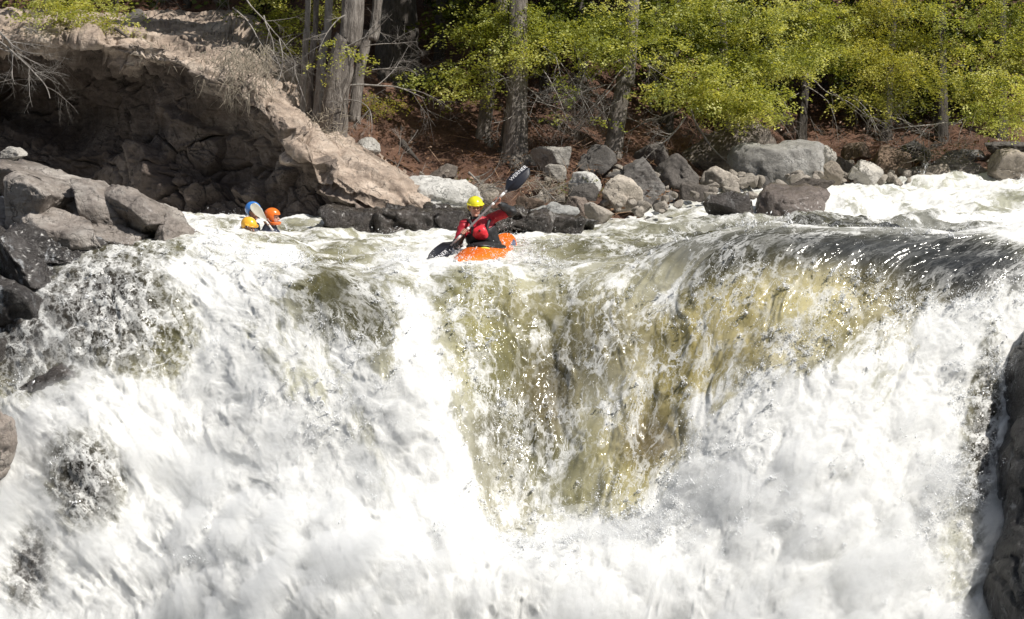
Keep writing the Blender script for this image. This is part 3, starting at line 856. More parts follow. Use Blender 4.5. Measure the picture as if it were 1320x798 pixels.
# ------------------------------------------------------------------ far bank: hillside and cliff
def hill_z(x, y):
    """ground of the far bank; the water's edge runs from y 30 on the left to y 38 on the right"""
    edge = 32.2 + 5.0 * sstep(1.5, 6.5, x) + 7.0 * sstep(-2.4, -5.5, x)
    d = y - edge
    dp = np.maximum(d, 0)
    z = -0.7 + 0.7 * sstep(-1.2, 0.3, d) + (0.22 + 0.6 * sstep(-2.4, -5.0, x)) * dp + 0.026 * dp * np.minimum(dp, 9)
    z = z + 0.7 * sstep(-1.6, -3.4, x) * sstep(32.0, 35.0, y)
    return z

def build_hill():
    C, R = 620, 520
    x = np.linspace(-26, 30, C)
    y = 29.2 + 60 * np.linspace(0, 1, R) ** 1.9
    X, Y = np.meshgrid(x, y)
    X = X * (Y / 36.0) ** 0.8
    Z = hill_z(X, Y)
    P = np.stack([X, Y, Z], -1)
    Z = Z + 0.22 * fbm(P * np.array([1, 1, 0]), 0.5, 3, seed=3) + 0.09 * fbm(P * np.array([1, 1, 0]), 2.2, 5, seed=4)
    P[..., 2] = Z
    me = make_mesh('hillside', P, grid_faces(R, C), None, True)
    return tag(link('hillside', me, M['soil']), 'steep bank of rust brown needle litter under the cedars', 'hillside', kind='structure')
build_hill()

def on_hill(px, py, y0=31.0, y1=60.0):
    """where the line of sight of a photo pixel meets the hillside"""
    for Y in np.arange(y0, y1, 0.05):
        p = at(px, py, Y)
        if p[2] <= hill_z(p[0], p[1]):
            return p
    return at(px, py, y1)

def build_cliff():
    # each column: foot, low, mid, high, brow, top, back  as (px, py, distance)
    cols = [
        [(-160, 330, 36), (-160, 205, 35.8), (-160, 150, 38.2), (-160, 90, 37.4), (-160, 48, 34.2), (-160, 36, 37), (-160, 24, 44)],
        [(-60, 325, 36), (-60, 200, 35.6), (-60, 150, 37.8), (-60, 88, 37.0), (-60, 48, 34.0), (-60, 34, 37), (-60, 22, 44)],
        [(60, 320, 35.4), (60, 200, 35.1), (60, 150, 36.4), (60, 90, 36.0), (60, 52, 34.0), (60, 34, 37), (60, 20, 44)],
        [(150, 318, 34.4), (150, 205, 34.3), (150, 150, 35.0), (150, 95, 34.6), (152, 56, 33.5), (155, 36, 36.6), (158, 20, 44)],
        [(220, 315, 32.8), (222, 225, 33.0), (220, 160, 33.5), (218, 105, 33.2), (222, 70, 32.8), (232, 38, 36), (240, 22, 43)],
        [(285, 312, 31.4), (288, 250, 32.6), (285, 195, 33.2), (284, 150, 32.8), (286, 105, 32.2), (305, 58, 34.2), (320, 30, 42)],
        [(340, 311, 30.6), (344, 265, 31.5), (346, 225, 31.8), (345, 185, 31.7), (345, 146, 31.3), (358, 108, 33.0), (380, 90, 40)],
        [(385, 310, 30.2), (388, 280, 30.8), (390, 250, 31.0), (392, 225, 31.0), (392, 196, 30.7), (402, 150, 32.4), (420, 130, 39)],
        [(440, 308, 29.9), (442, 290, 30.2), (444, 272, 30.4), (446, 255, 30.4), (448, 238, 30.2), (452, 190, 32.0), (458, 165, 38)],
        [(500, 308, 29.9), (502, 296, 30.1), (503, 285, 30.2), (505, 276, 30.2), (508, 266, 30.1), (508, 226, 31.4), (510, 205, 37)],
        [(560, 312, 30.2), (560, 302, 30.3), (560, 294, 30.3), (560, 288, 30.4), (560, 280, 30.4), (555, 252, 31.2), (555, 240, 36)],
    ]
    K = np.array([[at(*p) for p in c] for c in cols])
    nc, nr = 620, 460
    K = catmull(K, nc)                       # (nc, 7, 3)
    P = catmull(np.transpose(K, (1, 0, 2)), nr)   # (nr, nc, 3)
    N = grid_normals(P)
    flip = (N @ np.array([0.2, -1, 0.4])) < 0
    N[flip] *= -1
    for _ in range(60):
        N = N + np.roll(N, 1, 0) + np.roll(N, -1, 0) + np.roll(N, 1, 1) + np.roll(N, -1, 1)
        N /= np.linalg.norm(N, axis=-1, keepdims=True)
    wv = np.stack([fbm(P, 0.8, 4, seed=s) for s in (11, 12, 13)], -1)
    Rm = roty(0.5)
    Q = (P + 0.35 * wv) @ Rm
    big = fbm(P, 0.45, 3, seed=14)
    e1, r1, t1 = worley(Q * np.array([0.55, 0.8, 1.0]), 0.55, 3)
    e2, r2, t2 = worley((P + 0.3 * wv) @ roty(0.35) * np.array([0.6, 0.9, 1.3]), 1.25, 4)
    e3, r3, t3 = worley((P + 0.12 * wv) @ roty(0.6) * np.array([0.7, 0.9, 1.3]), 3.4, 5)
    rows = np.linspace(0, 1, nr)[:, None]
    d = (0.24 * big + 0.60 * (r1 - 0.5) * sstep(0, 0.10, e1) + 0.30 * t1 + 0.30 * (r2 - 0.5) * sstep(0, 0.08, e2) + 0.16 * t2 - 0.14 * sstep(0.07, 0, e1) - 0.10 * sstep(0.06, 0, e2)
         + 0.09 * (r3 - 0.5) * sstep(0, 0.10, e3) - 0.03 * sstep(0.06, 0, e3) + 0.04 * t3 + 0.06 * fbm(P, 2.6, 4, 0.55, seed=18) + 0.022 * fbm(P, 11, 4, 0.6, seed=19))
    fade = (1 - 0.35 * sstep(0.66, 0.8, rows)) * (1 - 0.45 * sstep(0.68, 0.85, np.linspace(0, 1, nc))[None, :])
    P2 = P + N * (d * fade)[..., None]
    painted_light = sstep(0.50, 0.68, rows + 0.10 * fbm(P, 0.9, 4, seed=66) + 0.06 * fbm(P, 4, 3, seed=67)) * 0.9 + 0.10 + 0.25 * fbm(P, 0.6, 3, seed=68)  # lit brow made lighter and shaded wall darker in the rock colour, by row
    me = make_mesh('cliff', P2, grid_faces(nr, nc), None, True, {'painted_light': np.broadcast_to(painted_light, P2.shape[:2]).ravel()})
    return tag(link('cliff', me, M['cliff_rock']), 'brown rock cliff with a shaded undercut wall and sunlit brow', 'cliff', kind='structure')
build_cliff()

# ------------------------------------------------------------------ boulders
def facet_rock(size, seed, n=9, hard=0.80, sub=5, flat=0.0, rough=1.0, tilt=0.0):
    """angular stone: a sphere cut by soft planes, then weathered; size = full extents"""
    import bmesh
    bm = bmesh.new()
    bmesh.ops.create_icosphere(bm, subdivisions=sub, radius=1.0)
    V = np.array([v.co[:] for v in bm.verts]); F = np.array([[v.index for v in f.verts] for f in bm.faces])
    bm.free()
    r = np.random.default_rng(seed)
    nrm = r.normal(0, 1, (n, 3)); nrm /= np.linalg.norm(nrm, axis=1)[:, None]
    h = r.uniform(0.42, hard - 0.05, n)
    if flat:
        nrm = np.vstack([nrm, [[0.12 * r.normal(), -0.15, 1]]]); nrm[-1] /= np.linalg.norm(nrm[-1]); h = np.append(h, 1 - flat)
    D = V @ nrm.T
    rad = np.ones(len(V))
    for k in range(len(h)):
        lim = np.where(D[:, k] > 0.05, h[k] / np.maximum(D[:, k], 0.05), 9)
        rad = smin(rad, lim, 0.02)
    P = V * rad[:, None]
    P /= (np.abs(P).max(0) + 1e-6)
    P = P @ roty(tilt).T
    P /= (np.abs(P).max(0) + 1e-6)
    sz = np.asarray(size, float) / 2
    P = P * sz
    m = sz.mean()
    q = P / m + seed * 3.7
    N = V
    e1, r1, t1 = worley(q + 0.25 * fbm(q, 1.5, 2, seed=3)[:, None], 1.3, seed % 71)
    d = 0.06 * fbm(q, 1.1, 3, seed=seed % 97) + 0.035 * fbm(q, 3.5, 5, 0.6, seed=seed % 89) + 0.10 * (r1 - 0.5) * sstep(0, 0.08, e1) + 0.08 * t1 - 0.05 * sstep(0.05, 0, e1)
    P = P + N * (d * m * rough)[:, None]
    return P, F

BOULDERS = [
    # label, px box (x0,y0,x1,y1), distance, material, options
    ('pale grey flat boulder at the foot of the forked cedar roots', (690, 190, 740, 224), 34.0, 'granite', dict(seed=3, flat=0.3)),
    ('small pale slab leaning under the flat boulder by the cedar roots', (702, 212, 728, 232), 33.2, 'pale_rock', dict(seed=4, flat=0.35)),
    ('tall dark faced boulder above the pale angular rock', (741, 192, 792, 238), 34.2, 'dark_rock', dict(seed=5)),
    ('rounded pale boulder left of the bright angular rock', (731, 222, 772, 256), 32.9, 'pale_rock', dict(seed=6, flat=0.25)),
    ('bright pale angular rock with cracks at the water edge', (775, 233, 825, 284), 32.3, 'pale_rock', dict(seed=7, n=9, hard=0.75)),
    ('large slanting boulder with dark streaks beside the bright angular rock', (788, 200, 872, 280), 33.4, 'striped_rock', dict(seed=8, tilt=0.55)),
    ('dark wedge shaped rock below the rounded pale boulder', (736, 238, 770, 266), 32.4, 'dark_rock', dict(seed=9)),
    ('low brownish rock with a flat top at the water edge', (728, 256, 760, 284), 31.9, 'brown_rock', dict(seed=10, flat=0.3)),
    ('small grey rock half in foam below the bright angular rock', (756, 262, 790, 292), 31.6, 'granite', dict(seed=11)),
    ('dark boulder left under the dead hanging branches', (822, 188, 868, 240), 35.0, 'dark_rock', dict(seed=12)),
    ('rounded dark grey boulder beneath the dead hanging branches', (852, 204, 912, 250), 34.0, 'dark_rock', dict(seed=13)),
    ('smooth dark leaning boulder at the water right of the streaked one', (864, 228, 918, 286), 33.2, 'dark_rock', dict(seed=14, tilt=-0.4)),
    ('broad lichen covered boulder behind the flat topped one', (884, 158, 1014, 226), 36.2, 'striped_rock', dict(seed=15, tilt=0.3)),
    ('large flat topped grey boulder overhanging the rapids', (950, 186, 1060, 240), 34.8, 'granite', dict(seed=16, flat=0.4, n=6)),
    ('small rock with a light streak wedged under the overhang', (912, 220, 956, 262), 34.0, 'granite', dict(seed=17)),
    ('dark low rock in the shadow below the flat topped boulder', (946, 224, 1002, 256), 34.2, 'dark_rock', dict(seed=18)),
    ('big brown wet boulder standing in the rapids', (984, 242, 1076, 300), 31.6, 'wet_brown', dict(seed=19, n=8, flat=0.3)),
    ('wet dark rock splashed by foam left of the brown boulder', (914, 252, 984, 298), 31.4, 'wet_rock', dict(seed=20)),
    ('thin dark slab lying on the brown boulder in the rapids', (1022, 230, 1076, 250), 32.6, 'dark_rock', dict(seed=21, flat=0.3)),
    ('light brown rock right of the flat topped boulder', (1056, 210, 1086, 236), 36.0, 'granite', dict(seed=22)),
    ('grey boulder behind the right end of the flat topped boulder', (1042, 190, 1076, 218), 37.0, 'granite', dict(seed=23)),
    ('round speckled pale rock at the edge of the white rapids', (1097, 210, 1136, 240), 36.6, 'pale_rock', dict(seed=24)),
    ('big dull brown boulder behind the round speckled rock', (1122, 194, 1182, 238), 37.8, 'brown_rock', dict(seed=25)),
    ('layered slab of rock low at the right waterline', (1212, 208, 1280, 240), 37.2, 'striped_rock', dict(seed=26, flat=0.4)),
    ('jagged pale boulder at the right end of the bank', (1268, 198, 1340, 240), 36.6, 'granite', dict(seed=27)),
    ('small splashed rock left of the layered slab', (1188, 214, 1226, 238), 37.0, 'granite', dict(seed=28)),
    ('dark rock between the speckled and light brown rocks', (1078, 204, 1108, 232), 37.4, 'dark_rock', dict(seed=29)),
    ('grey rock face under the right cedar boughs', (1276, 178, 1336, 206), 39.0, 'dark_rock', dict(seed=30)),
    ('low rock behind the dull brown boulder', (1156, 184, 1196, 214), 39.2, 'dark_rock', dict(seed=31)),
    ('flat stone on the shaded bank above the speckled rock', (1090, 186, 1130, 210), 39.0, 'brown_rock', dict(seed=32, flat=0.3)),
    ('shaded mossy stone above the layered slab', (1222, 192, 1270, 214), 39.0, 'dark_rock', dict(seed=33, flat=0.2)),
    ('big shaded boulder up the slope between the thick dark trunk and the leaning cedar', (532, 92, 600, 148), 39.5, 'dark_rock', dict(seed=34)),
    ('pale stone lying in the needles below the big shaded boulder', (538, 126, 552, 142), 38.4, 'granite', dict(seed=35, sub=4)),
    ('dark stone at the feet of the leaning cedar', (608, 180, 640, 202), 35.6, 'dark_rock', dict(seed=36)),
    ('broad pale ledge with broken dark edge behind the kayaker', (486, 236, 610, 284), 30.9, 'pale_rock', dict(seed=37, flat=0.35, n=9)),
    ('orange brown stone behind the raised paddle blade', (660, 252, 702, 278), 31.6, 'brown_rock', dict(seed=38, flat=0.3)),
    ('long pale rock lip where the side stream spills', (668, 262, 742, 286), 31.2, 'pale_rock', dict(seed=39, flat=0.3, tilt=0.25)),
    ('black wet rock under the side stream', (690, 276, 764, 306), 30.7, 'wet_rock', dict(seed=40)),
    ('grey stones heaped on the slope left of the dry log', (460, 180, 492, 204), 34.2, 'granite', dict(seed=41)),
    ('mossy stone on the slope above the pale ledge', (556, 214, 590, 240), 33.0, 'dark_rock', dict(seed=42)),
    ('grey stone beside the driftwood pile', (604, 240, 640, 262), 31.8, 'granite', dict(seed=43)),
    ('small light boulder on top of the forest edge at the upper left', (150, 14, 190, 40), 40.5, 'dark_rock', dict(seed=44)),
    ('lone pale stone on top of the near left outcrop', (-6, 192, 30, 210), 26.8, 'granite', dict(seed=45)),
    ('splashed black rock in the foam at the bottom left of the fall', (26, 474, 104, 514), 22.7, 'wet_rock', dict(seed=46, tilt=0.35)),
    ('grey rock at the left edge low in the foam', (-90, 524, 8, 612), 21.6, 'river_rock', dict(seed=47)),
]
for lab, (x0, y0, x1, y1), Y, mat, op in BOULDERS:
    c = at((x0 + x1) / 2, (y0 + y1) / 2, Y)
    k = Y / FPX
    sx = (x1 - x0) * k; sz = (y1 - y0) * k
    sy = op.pop('sy', 0.85) * max(sx * 0.8, sz)
    P, F = facet_rock((sx * 1.2, sy * 1.1, sz * 1.28), **op)
    me = make_mesh('boulder', P, None, F, True)
    o = link('boulder', me, M[mat])
    o.location = tuple(c + np.array([0, sy * 0.3, -sz * 0.03]))
    tag(o, lab, 'boulder', 'boulders along the river')

# many small stones on the shore, each too small to name
def rubble(spec, name, mat, label, kind):
    mb = MB()
    kinds = [facet_rock((2, 1.7, 1.5), 700 + q, n=9, hard=0.8, sub=3) for q in range(12)]
    for (px0, py0, px1, py1, Y0, Y1, n, s0, s1) in spec:
        for _ in range(n):
            px = RNG.uniform(px0, px1); py = RNG.uniform(py0, py1)
            Y = Y0 + (Y1 - Y0) * (py1 - py) / (py1 - py0)
            c = at(px, py, Y); c[2] = max(c[2], float(hill_z(c[0], c[1])))
            r = RNG.uniform(s0, s1) * RNG.uniform(0.5, 1)
            Q, F = kinds[RNG.integers(12)]
            Q = Q * r * RNG.uniform(0.7, 1.25, 3) @ roty(RNG.normal(0, 0.35))
            mb.add(Q @ rotz(RNG.uniform(0, 6)).T + c, None, F)
    o = mb.build(name, mat)
    return tag(o, label, 'stones', kind=kind)
rubble([(690, 215, 880, 275, 31.8, 34.5, 60, 0.05, 0.2), (1060, 205, 1330, 236, 36.4, 39, 120, 0.06, 0.22), (440, 220, 640, 270, 31.2, 33, 24, 0.03, 0.07),
        (880, 220, 1060, 255, 32.6, 35, 60, 0.06, 0.22)],
       'gravel', M['granite'], 'small loose stones between the boulders along the shore', 'stuff')

# ------------------------------------------------------------------ near rock masses
def rock_mass(name, ells, res, mat, label, cat, k=0.25, box=0.0, namp=0.12, nscale=1.3, seed=0, strata=0.0, frac=1.0):
    E = []
    for (px, py, Y, rx, ry, rz, az, ay) in ells:
        E.append((at(px, py, Y), np.array([rx, ry, rz]), rotz(math.radians(az)) @ roty(math.radians(ay))))
    lo = np.min([e[0] - e[1].max() for e in E], 0) - 0.3; hi = np.max([e[0] + e[1].max() for e in E], 0) + 0.3
    def fn(X):
        d = None
        for c, r, Mx in E:
            if box:
                q = np.abs((X - c) @ Mx) - r * (1 - box)
                s = np.linalg.norm(np.maximum(q, 0), axis=-1) + np.minimum(q.max(-1), 0) - r.min() * box
            else:
                s = sd_ell(X, c, r, Mx)
            d = s if d is None else smin(d, s, k)
        nz = fbm(X + seed, nscale, 4, 0.5, seed=seed) + 0.5 * np.clip(ridged(X + seed, nscale * 0.9, 2, seed=seed + 5) - 0.7, 0, 1) * -1.2
        if strata:
            t = (X @ np.array([0.25, 0.1, 0.95])) * 4.5 + 1.0 * fbm(X, 1.0, 2, seed=seed + 9)
            nz = nz + strata * (np.abs(2 * (t - np.floor(t)) - 1) - 0.5)
        return d - namp * nz
    V, F = surface_net(fn, lo, hi, res)
    vn = np.zeros_like(V); fn_ = np.cross(V[F[:, 2]] - V[F[:, 0]], V[F[:, 3]] - V[F[:, 1]])
    for q in range(4): np.add.at(vn, F[:, q], fn_)
    vn /= np.linalg.norm(vn, axis=1)[:, None] + 1e-9
    if vn[V[:, 2].argmax(), 2] < 0: vn = -vn
    wq = V + 0.22 * np.stack([fbm(V, 1.6, 3, seed=seed + q) for q in (31, 32, 33)], -1)
    e1, r1, t1 = worley(wq @ roty(0.5) * np.array([0.5, 0.8, 1.5]), 0.95, seed)
    e2, r2, t2 = worley(wq @ roty(0.4) * np.array([0.6, 0.9, 1.5]), 3.2, seed + 1)
    dd = (0.16 * (r1 - 0.5) * sstep(0, 0.12, e1) + 0.26 * t1 - 0.12 * sstep(0.07, 0, e1) + 0.05 * (r2 - 0.5) * sstep(0, 0.14, e2) + 0.05 * t2 - 0.02 * sstep(0.08, 0, e2)
          + 0.03 * fbm(V, nscale * 4, 5, 0.6, seed=seed + 3))
    V = V + vn * (dd * frac)[:, None]
    me = make_mesh(name, V, F, None, True)
    return tag(link(name, me, mat), label, cat)

def slab_pile(name, slabs, mat, label, cat):
    Vs, Fs, n = [], [], 0
    for (px, py, Y, rx, ry, rz, az, ay, seed) in slabs:
        P, F = facet_rock((2 * rx, 2 * ry, 2 * rz), seed, n=9, hard=0.80, sub=6, flat=0.25, rough=0.75)
        P = P @ (rotz(math.radians(az)) @ roty(math.radians(ay))).T + at(px, py, Y)
        Vs.append(P); Fs.append(F + n); n += len(P)
    V = np.vstack(Vs)
    V = V + 0.012 * np.stack([fbm(V, 5, 4, 0.6, seed=q) for q in (1, 2, 3)], -1)
    return tag(link(name, make_mesh(name, V, None, np.vstack(Fs), True), M[mat]), label, cat)
slab_pile('rock_outcrop', [
    (-30, 276, 25.3, 1.30, 1.0, 0.60, 0, 12, 61), (46, 268, 25.0, 0.55, 0.8, 0.50, 20, 22, 62), (80, 246, 25.9, 1.15, 0.9, 0.34, 0, 15, 63), (0, 232, 26.3, 1.25, 0.8, 0.26, 0, 6, 64),
    (140, 270, 25.3, 0.85, 0.8, 0.34, -10, 26, 65), (190, 284, 25.0, 0.72, 0.7, 0.34, 15, 32, 66), (226, 304, 24.8, 0.38, 0.5, 0.24, 0, 38, 67), (95, 300, 24.6, 0.75, 0.6, 0.26, -15, 14, 68), (160, 304, 24.7, 0.6, 0.5, 0.24, 10, 20, 69),
    (60, 300, 24.5, 0.5, 0.5, 0.22, 0, 20, 70)],
    'river_rock', 'grey brown slabs of rock in sun at the left of the fall', 'rock outcrop')
slab_pile('rock_ledge', [
    (-30, 360, 24.3, 1.05, 1.0, 0.85, 0, 6, 71), (50, 345, 24.1, 0.72, 0.8, 0.62, 12, 18, 72), (96, 326, 24.3, 0.55, 0.7, 0.32, -8, 14, 73), (0, 425, 24.0, 0.95, 0.9, 0.95, 10, 8, 74), (-70, 470, 23.6, 1.0, 0.9, 1.1, 0, 0, 75), (62, 410, 24.25, 0.55, 0.6, 0.7, -20, 10, 76), (30, 470, 23.75, 0.6, 0.6, 0.5, 15, 12, 77)],
    'wet_rock', 'black wet rock ledge below the sunlit slabs, water trickling over it', 'rock ledge')
rock_mass('rock_buttress', [
    (1364, 520, 21.6, 0.62, 1.0, 1.0, 0, 6), (1364, 640, 20.8, 0.72, 1.0, 1.0, 0, 0), (1360, 760, 20.0, 0.78, 1.0, 0.8, 0, 0), (1372, 440, 22.3, 0.45, 0.8, 0.5, 0, 0)],
    0.04, M['black_rock'], 'dark dripping rock at the lower right edge of the fall', 'rock', k=0.35, namp=0.08, nscale=0.9, seed=44, strata=0.1, frac=0.35)
rock_mass('rock_step', [
    (450, 290, 29.6, 0.55, 0.5, 0.24, 0, 3), (515, 286, 29.5, 0.5, 0.5, 0.20, 8, -2), (575, 284, 29.6, 0.5, 0.55, 0.22, -6, 0), (635, 286, 29.7, 0.45, 0.5, 0.20, 5, 2), (685, 286, 29.9, 0.4, 0.45, 0.22, 0, 4), (730, 290, 30.2, 0.35, 0.4, 0.16, 0, 8)],
    0.03, M['wet_rock'], 'long black wet rock step behind the kayaker with trickling water', 'rock ledge', k=0.05, namp=0.06, nscale=2.4, seed=55, frac=0.7, box=0.4)

# ------------------------------------------------------------------ unseen wooded ridge added behind the viewer to block low sky and darken reflections
def build_sky_blocker():
    x = np.linspace(-120, 120, 160); t = np.linspace(0, 1, 40)
    X, T = np.meshgrid(x, t)
    Y = -10 - 30 * T - 0.0015 * X ** 2 * 0
    Z = -5 + 27 * sstep(0, 0.8, T)
    P = np.stack([X, Y, Z], -1)
    P[..., 2] += 3.0 * fbm(P * np.array([1, 1, 0]), 0.12, 4, seed=900) * sstep(0.1, 0.6, T)
    N_ = NT('added_ridge'); p = N_.pos()
    n = N_.noise(p, 0.5, 8, 0.7)
    m = N_.fin(N_.prin(Base_Color=N_.ramp(N_.rng(n, 0.35, 0.65), [(0, (0.012, 0.018, 0.006)), (1, (0.07, 0.085, 0.02))]), Roughness=0.95, Normal=N_.bump(n, 1.0, 0.8)))
    tag(link('sky_blocker', make_mesh('sky_blocker', P, grid_faces(40, 160), None, True), m), 'unseen wooded ridge added behind the viewer to block low sky', 'hill', kind='structure')
build_sky_blocker()
# ------------------------------------------------------------------ forest
def unit(v):
    v = np.asarray(v, float); return v / (np.linalg.norm(v) + 1e-9)

def branch(mb, p, d, length, r, depth, droop=0.0, curl=0.35, seg=5, rnd=random, tips=None, kids=(2, 4), shrink=0.55):
    n = max(4, int(length / 0.12)); n = min(n, 14)
    pts = [np.array(p, float)]; d = unit(d)
    st = length / n
    kink = np.array([rnd.gauss(0, 1), rnd.gauss(0, 1), rnd.gauss(0, 1)])
    for k in range(n):
        kink = 0.6 * kink + 0.5 * np.array([rnd.gauss(0, 1), rnd.gauss(0, 1), rnd.gauss(0, 1)])
        d = unit(d + kink * curl * 0.45 + np.array([0, 0, -droop * 0.22]))
        pts.append(pts[-1] + d * st)
    rad = np.linspace(r, r * 0.28, n + 1)
    mb.tube(pts, rad, seg if r > 0.012 else 4 if r > 0.006 else 3, a=rnd.random(), cap=False)
    if depth > 0:
        for _ in range(rnd.randint(*kids)):
            i = rnd.randint(max(1, n // 4), n - 1)
            t = unit(pts[i + 1] - pts[i])
            side = unit(np.cross(t, [rnd.gauss(0, 1), rnd.gauss(0, 1), rnd.gauss(0, 1)]))
            branch(mb, pts[i], t * 0.75 + side * 0.8, length * shrink * rnd.uniform(0.6, 1.15), rad[i] * 0.62, depth - 1, droop, curl, seg, rnd, tips, kids, shrink)
    elif tips is not None:
        tips.append((pts[-1], d))
    return pts

def sprays(C, D, rs, n_leaf=28, length=0.34, width=0.22, leaf=0.044, lw=0.017, flat=0.7, tintbase=None, droop=0.25):
    """fans of small scale leaves: C centres (N,3), D directions (N,3) -> V, F, tint"""
    N = len(C)
    D = D / (np.linalg.norm(D, axis=1)[:, None] + 1e-9)
    upv = np.array([0, 0, 1.0]) + rs.normal(0, 0.35, (N, 3))
    S = np.cross(D, upv); S /= np.linalg.norm(S, axis=1)[:, None] + 1e-9
    Nn = np.cross(S, D)
    sc = rs.uniform(0.65, 1.3, N)[:, None]
    t = rs.random((N, n_leaf)) ** 0.8
    w = rs.uniform(-1, 1, (N, n_leaf)) * (1.05 - 0.75 * t)
    P = (C[:, None] + D[:, None] * (t * length * sc)[..., None] + S[:, None] * (w * width * sc)[..., None]
         + Nn[:, None] * (rs.normal(0, 0.03, (N, n_leaf)) - 0.25 * (t * t * length * droop))[..., None])
    P[..., 2] -= droop * (t ** 1.6) * length * sc
    ax = D[:, None] + S[:, None] * (w * 0.9)[..., None] + rs.normal(0, 0.25, (N, n_leaf, 3))
    ax /= np.linalg.norm(ax, axis=-1, keepdims=True)
    nn = Nn[:, None] * flat + rs.normal(0, 0.45, (N, n_leaf, 3))
    b = np.cross(ax, nn); b /= np.linalg.norm(b, axis=-1, keepdims=True)
    L = leaf * rs.uniform(0.6, 1.4, (N, n_leaf, 1)); W = lw * rs.uniform(0.7, 1.3, (N, n_leaf, 1))
    V = np.stack([P - ax * L * 0.5, P + b * W, P + ax * L * 0.6, P - b * W], 2).reshape(-1, 3)
    F = np.arange(N * n_leaf * 4).reshape(-1, 4)
    tint = np.clip((0.5 if tintbase is None else tintbase[:, None]) + rs.normal(0, 0.11, (N, n_leaf)) + 0.12 * (t - 0.5), 0, 1)
    return V, F, np.repeat(tint.ravel(), 4)

def crown_from(blobs, rs, axis_xy=None, dens=1.0, **kw):
    """blobs: (px, py, distance, rx px, ry px, depth m, sprays, tint)"""
    Vs, Fs, Ts, n = [], [], [], 0
    for (px, py, Y, rx, ry, dep, cnt, tb) in blobs:
        c = at(px, py, Y); k = Y / FPX
        cnt = int(cnt * dens)
        # sprays sit on boughs: cluster centres first, then sprays round them, so gaps stay open
        nb = max(2, cnt // 15)
        B = rs.normal(0, 1, (nb, 3)); B /= np.linalg.norm(B, axis=1)[:, None]
        B *= (rs.random(nb) ** 0.42)[:, None]
        B *= np.array([rx * k, dep, ry * k])
        idx = rs.integers(0, nb, cnt)
        off = rs.normal(0, 1, (cnt, 3)) * np.array([0.22, 0.22, 0.10])
        C = c + B[idx] + off
        D = np.stack([rs.normal(0, 0.7, cnt) + 0.6 * off[:, 0] / 0.2, -0.45 + rs.normal(0, 0.6, cnt), rs.normal(-0.05, 0.3, cnt)], -1)
        bt = rs.normal(0, 0.24, nb)
        V, F, T = sprays(C, D, rs, tintbase=np.clip(tb + bt[idx] + rs.normal(0, 0.06, cnt), 0, 1), **kw)
        Vs.append(V); Fs.append(F + n); Ts.append(T); n += len(V)
    return np.vstack(Vs), np.vstack(Fs), np.concatenate(Ts)

def crown(name, blobs, mat, parent, seed, **kw):
    rs = np.random.default_rng(seed)
    V, F, T = crown_from(blobs, rs, **kw)
    me = make_mesh(name, V, F, None, False, {'tint': T})
    return link(name, me, M[mat], parent)

def trunk(base, pts, rad, mat, parent, seed, roots=5, seg=28, flare=1.7):
    """pts: world points bottom to top"""
    mb = MB()
    P = catmull(np.array(pts), 44)
    n = len(P)
    R = catmull(np.array(rad, float)[:, None], n)[:, 0]
    h = np.linalg.norm(P - P[0], axis=1)
    R = R * (1 + (flare - 1) * np.exp(-h / (R[0] * 2.2)))
    rs = np.random.default_rng(seed)
    # fluted cross sections: bark ridges twist slowly up the stem
    mb.tube(P, R, seg, a=0.5, cap=True, rough=0.16, rs=seed)
    for k in range(roots):
        a = rs.uniform(0, 2 * math.pi); d = np.array([math.cos(a), math.sin(a), -0.35])
        L = min(R[0] * rs.uniform(2.2, 4.5), 0.75)
        q = [P[0] + np.array([0, 0, R[0] * 0.9]) + d * np.array([1, 1, 0]) * R[0] * 0.4]
        for j in range(7):
            d = unit(d + rs.normal(0, 0.18, 3) + np.array([0, 0, -0.10]))
            q.append(q[-1] + d * L / 7)
        mb.tube(q, np.linspace(R[0] * 0.42, R[0] * 0.08, len(q)), 8, rough=0.2, rs=seed + k)
    return mb.build('trunk', M[mat], parent)

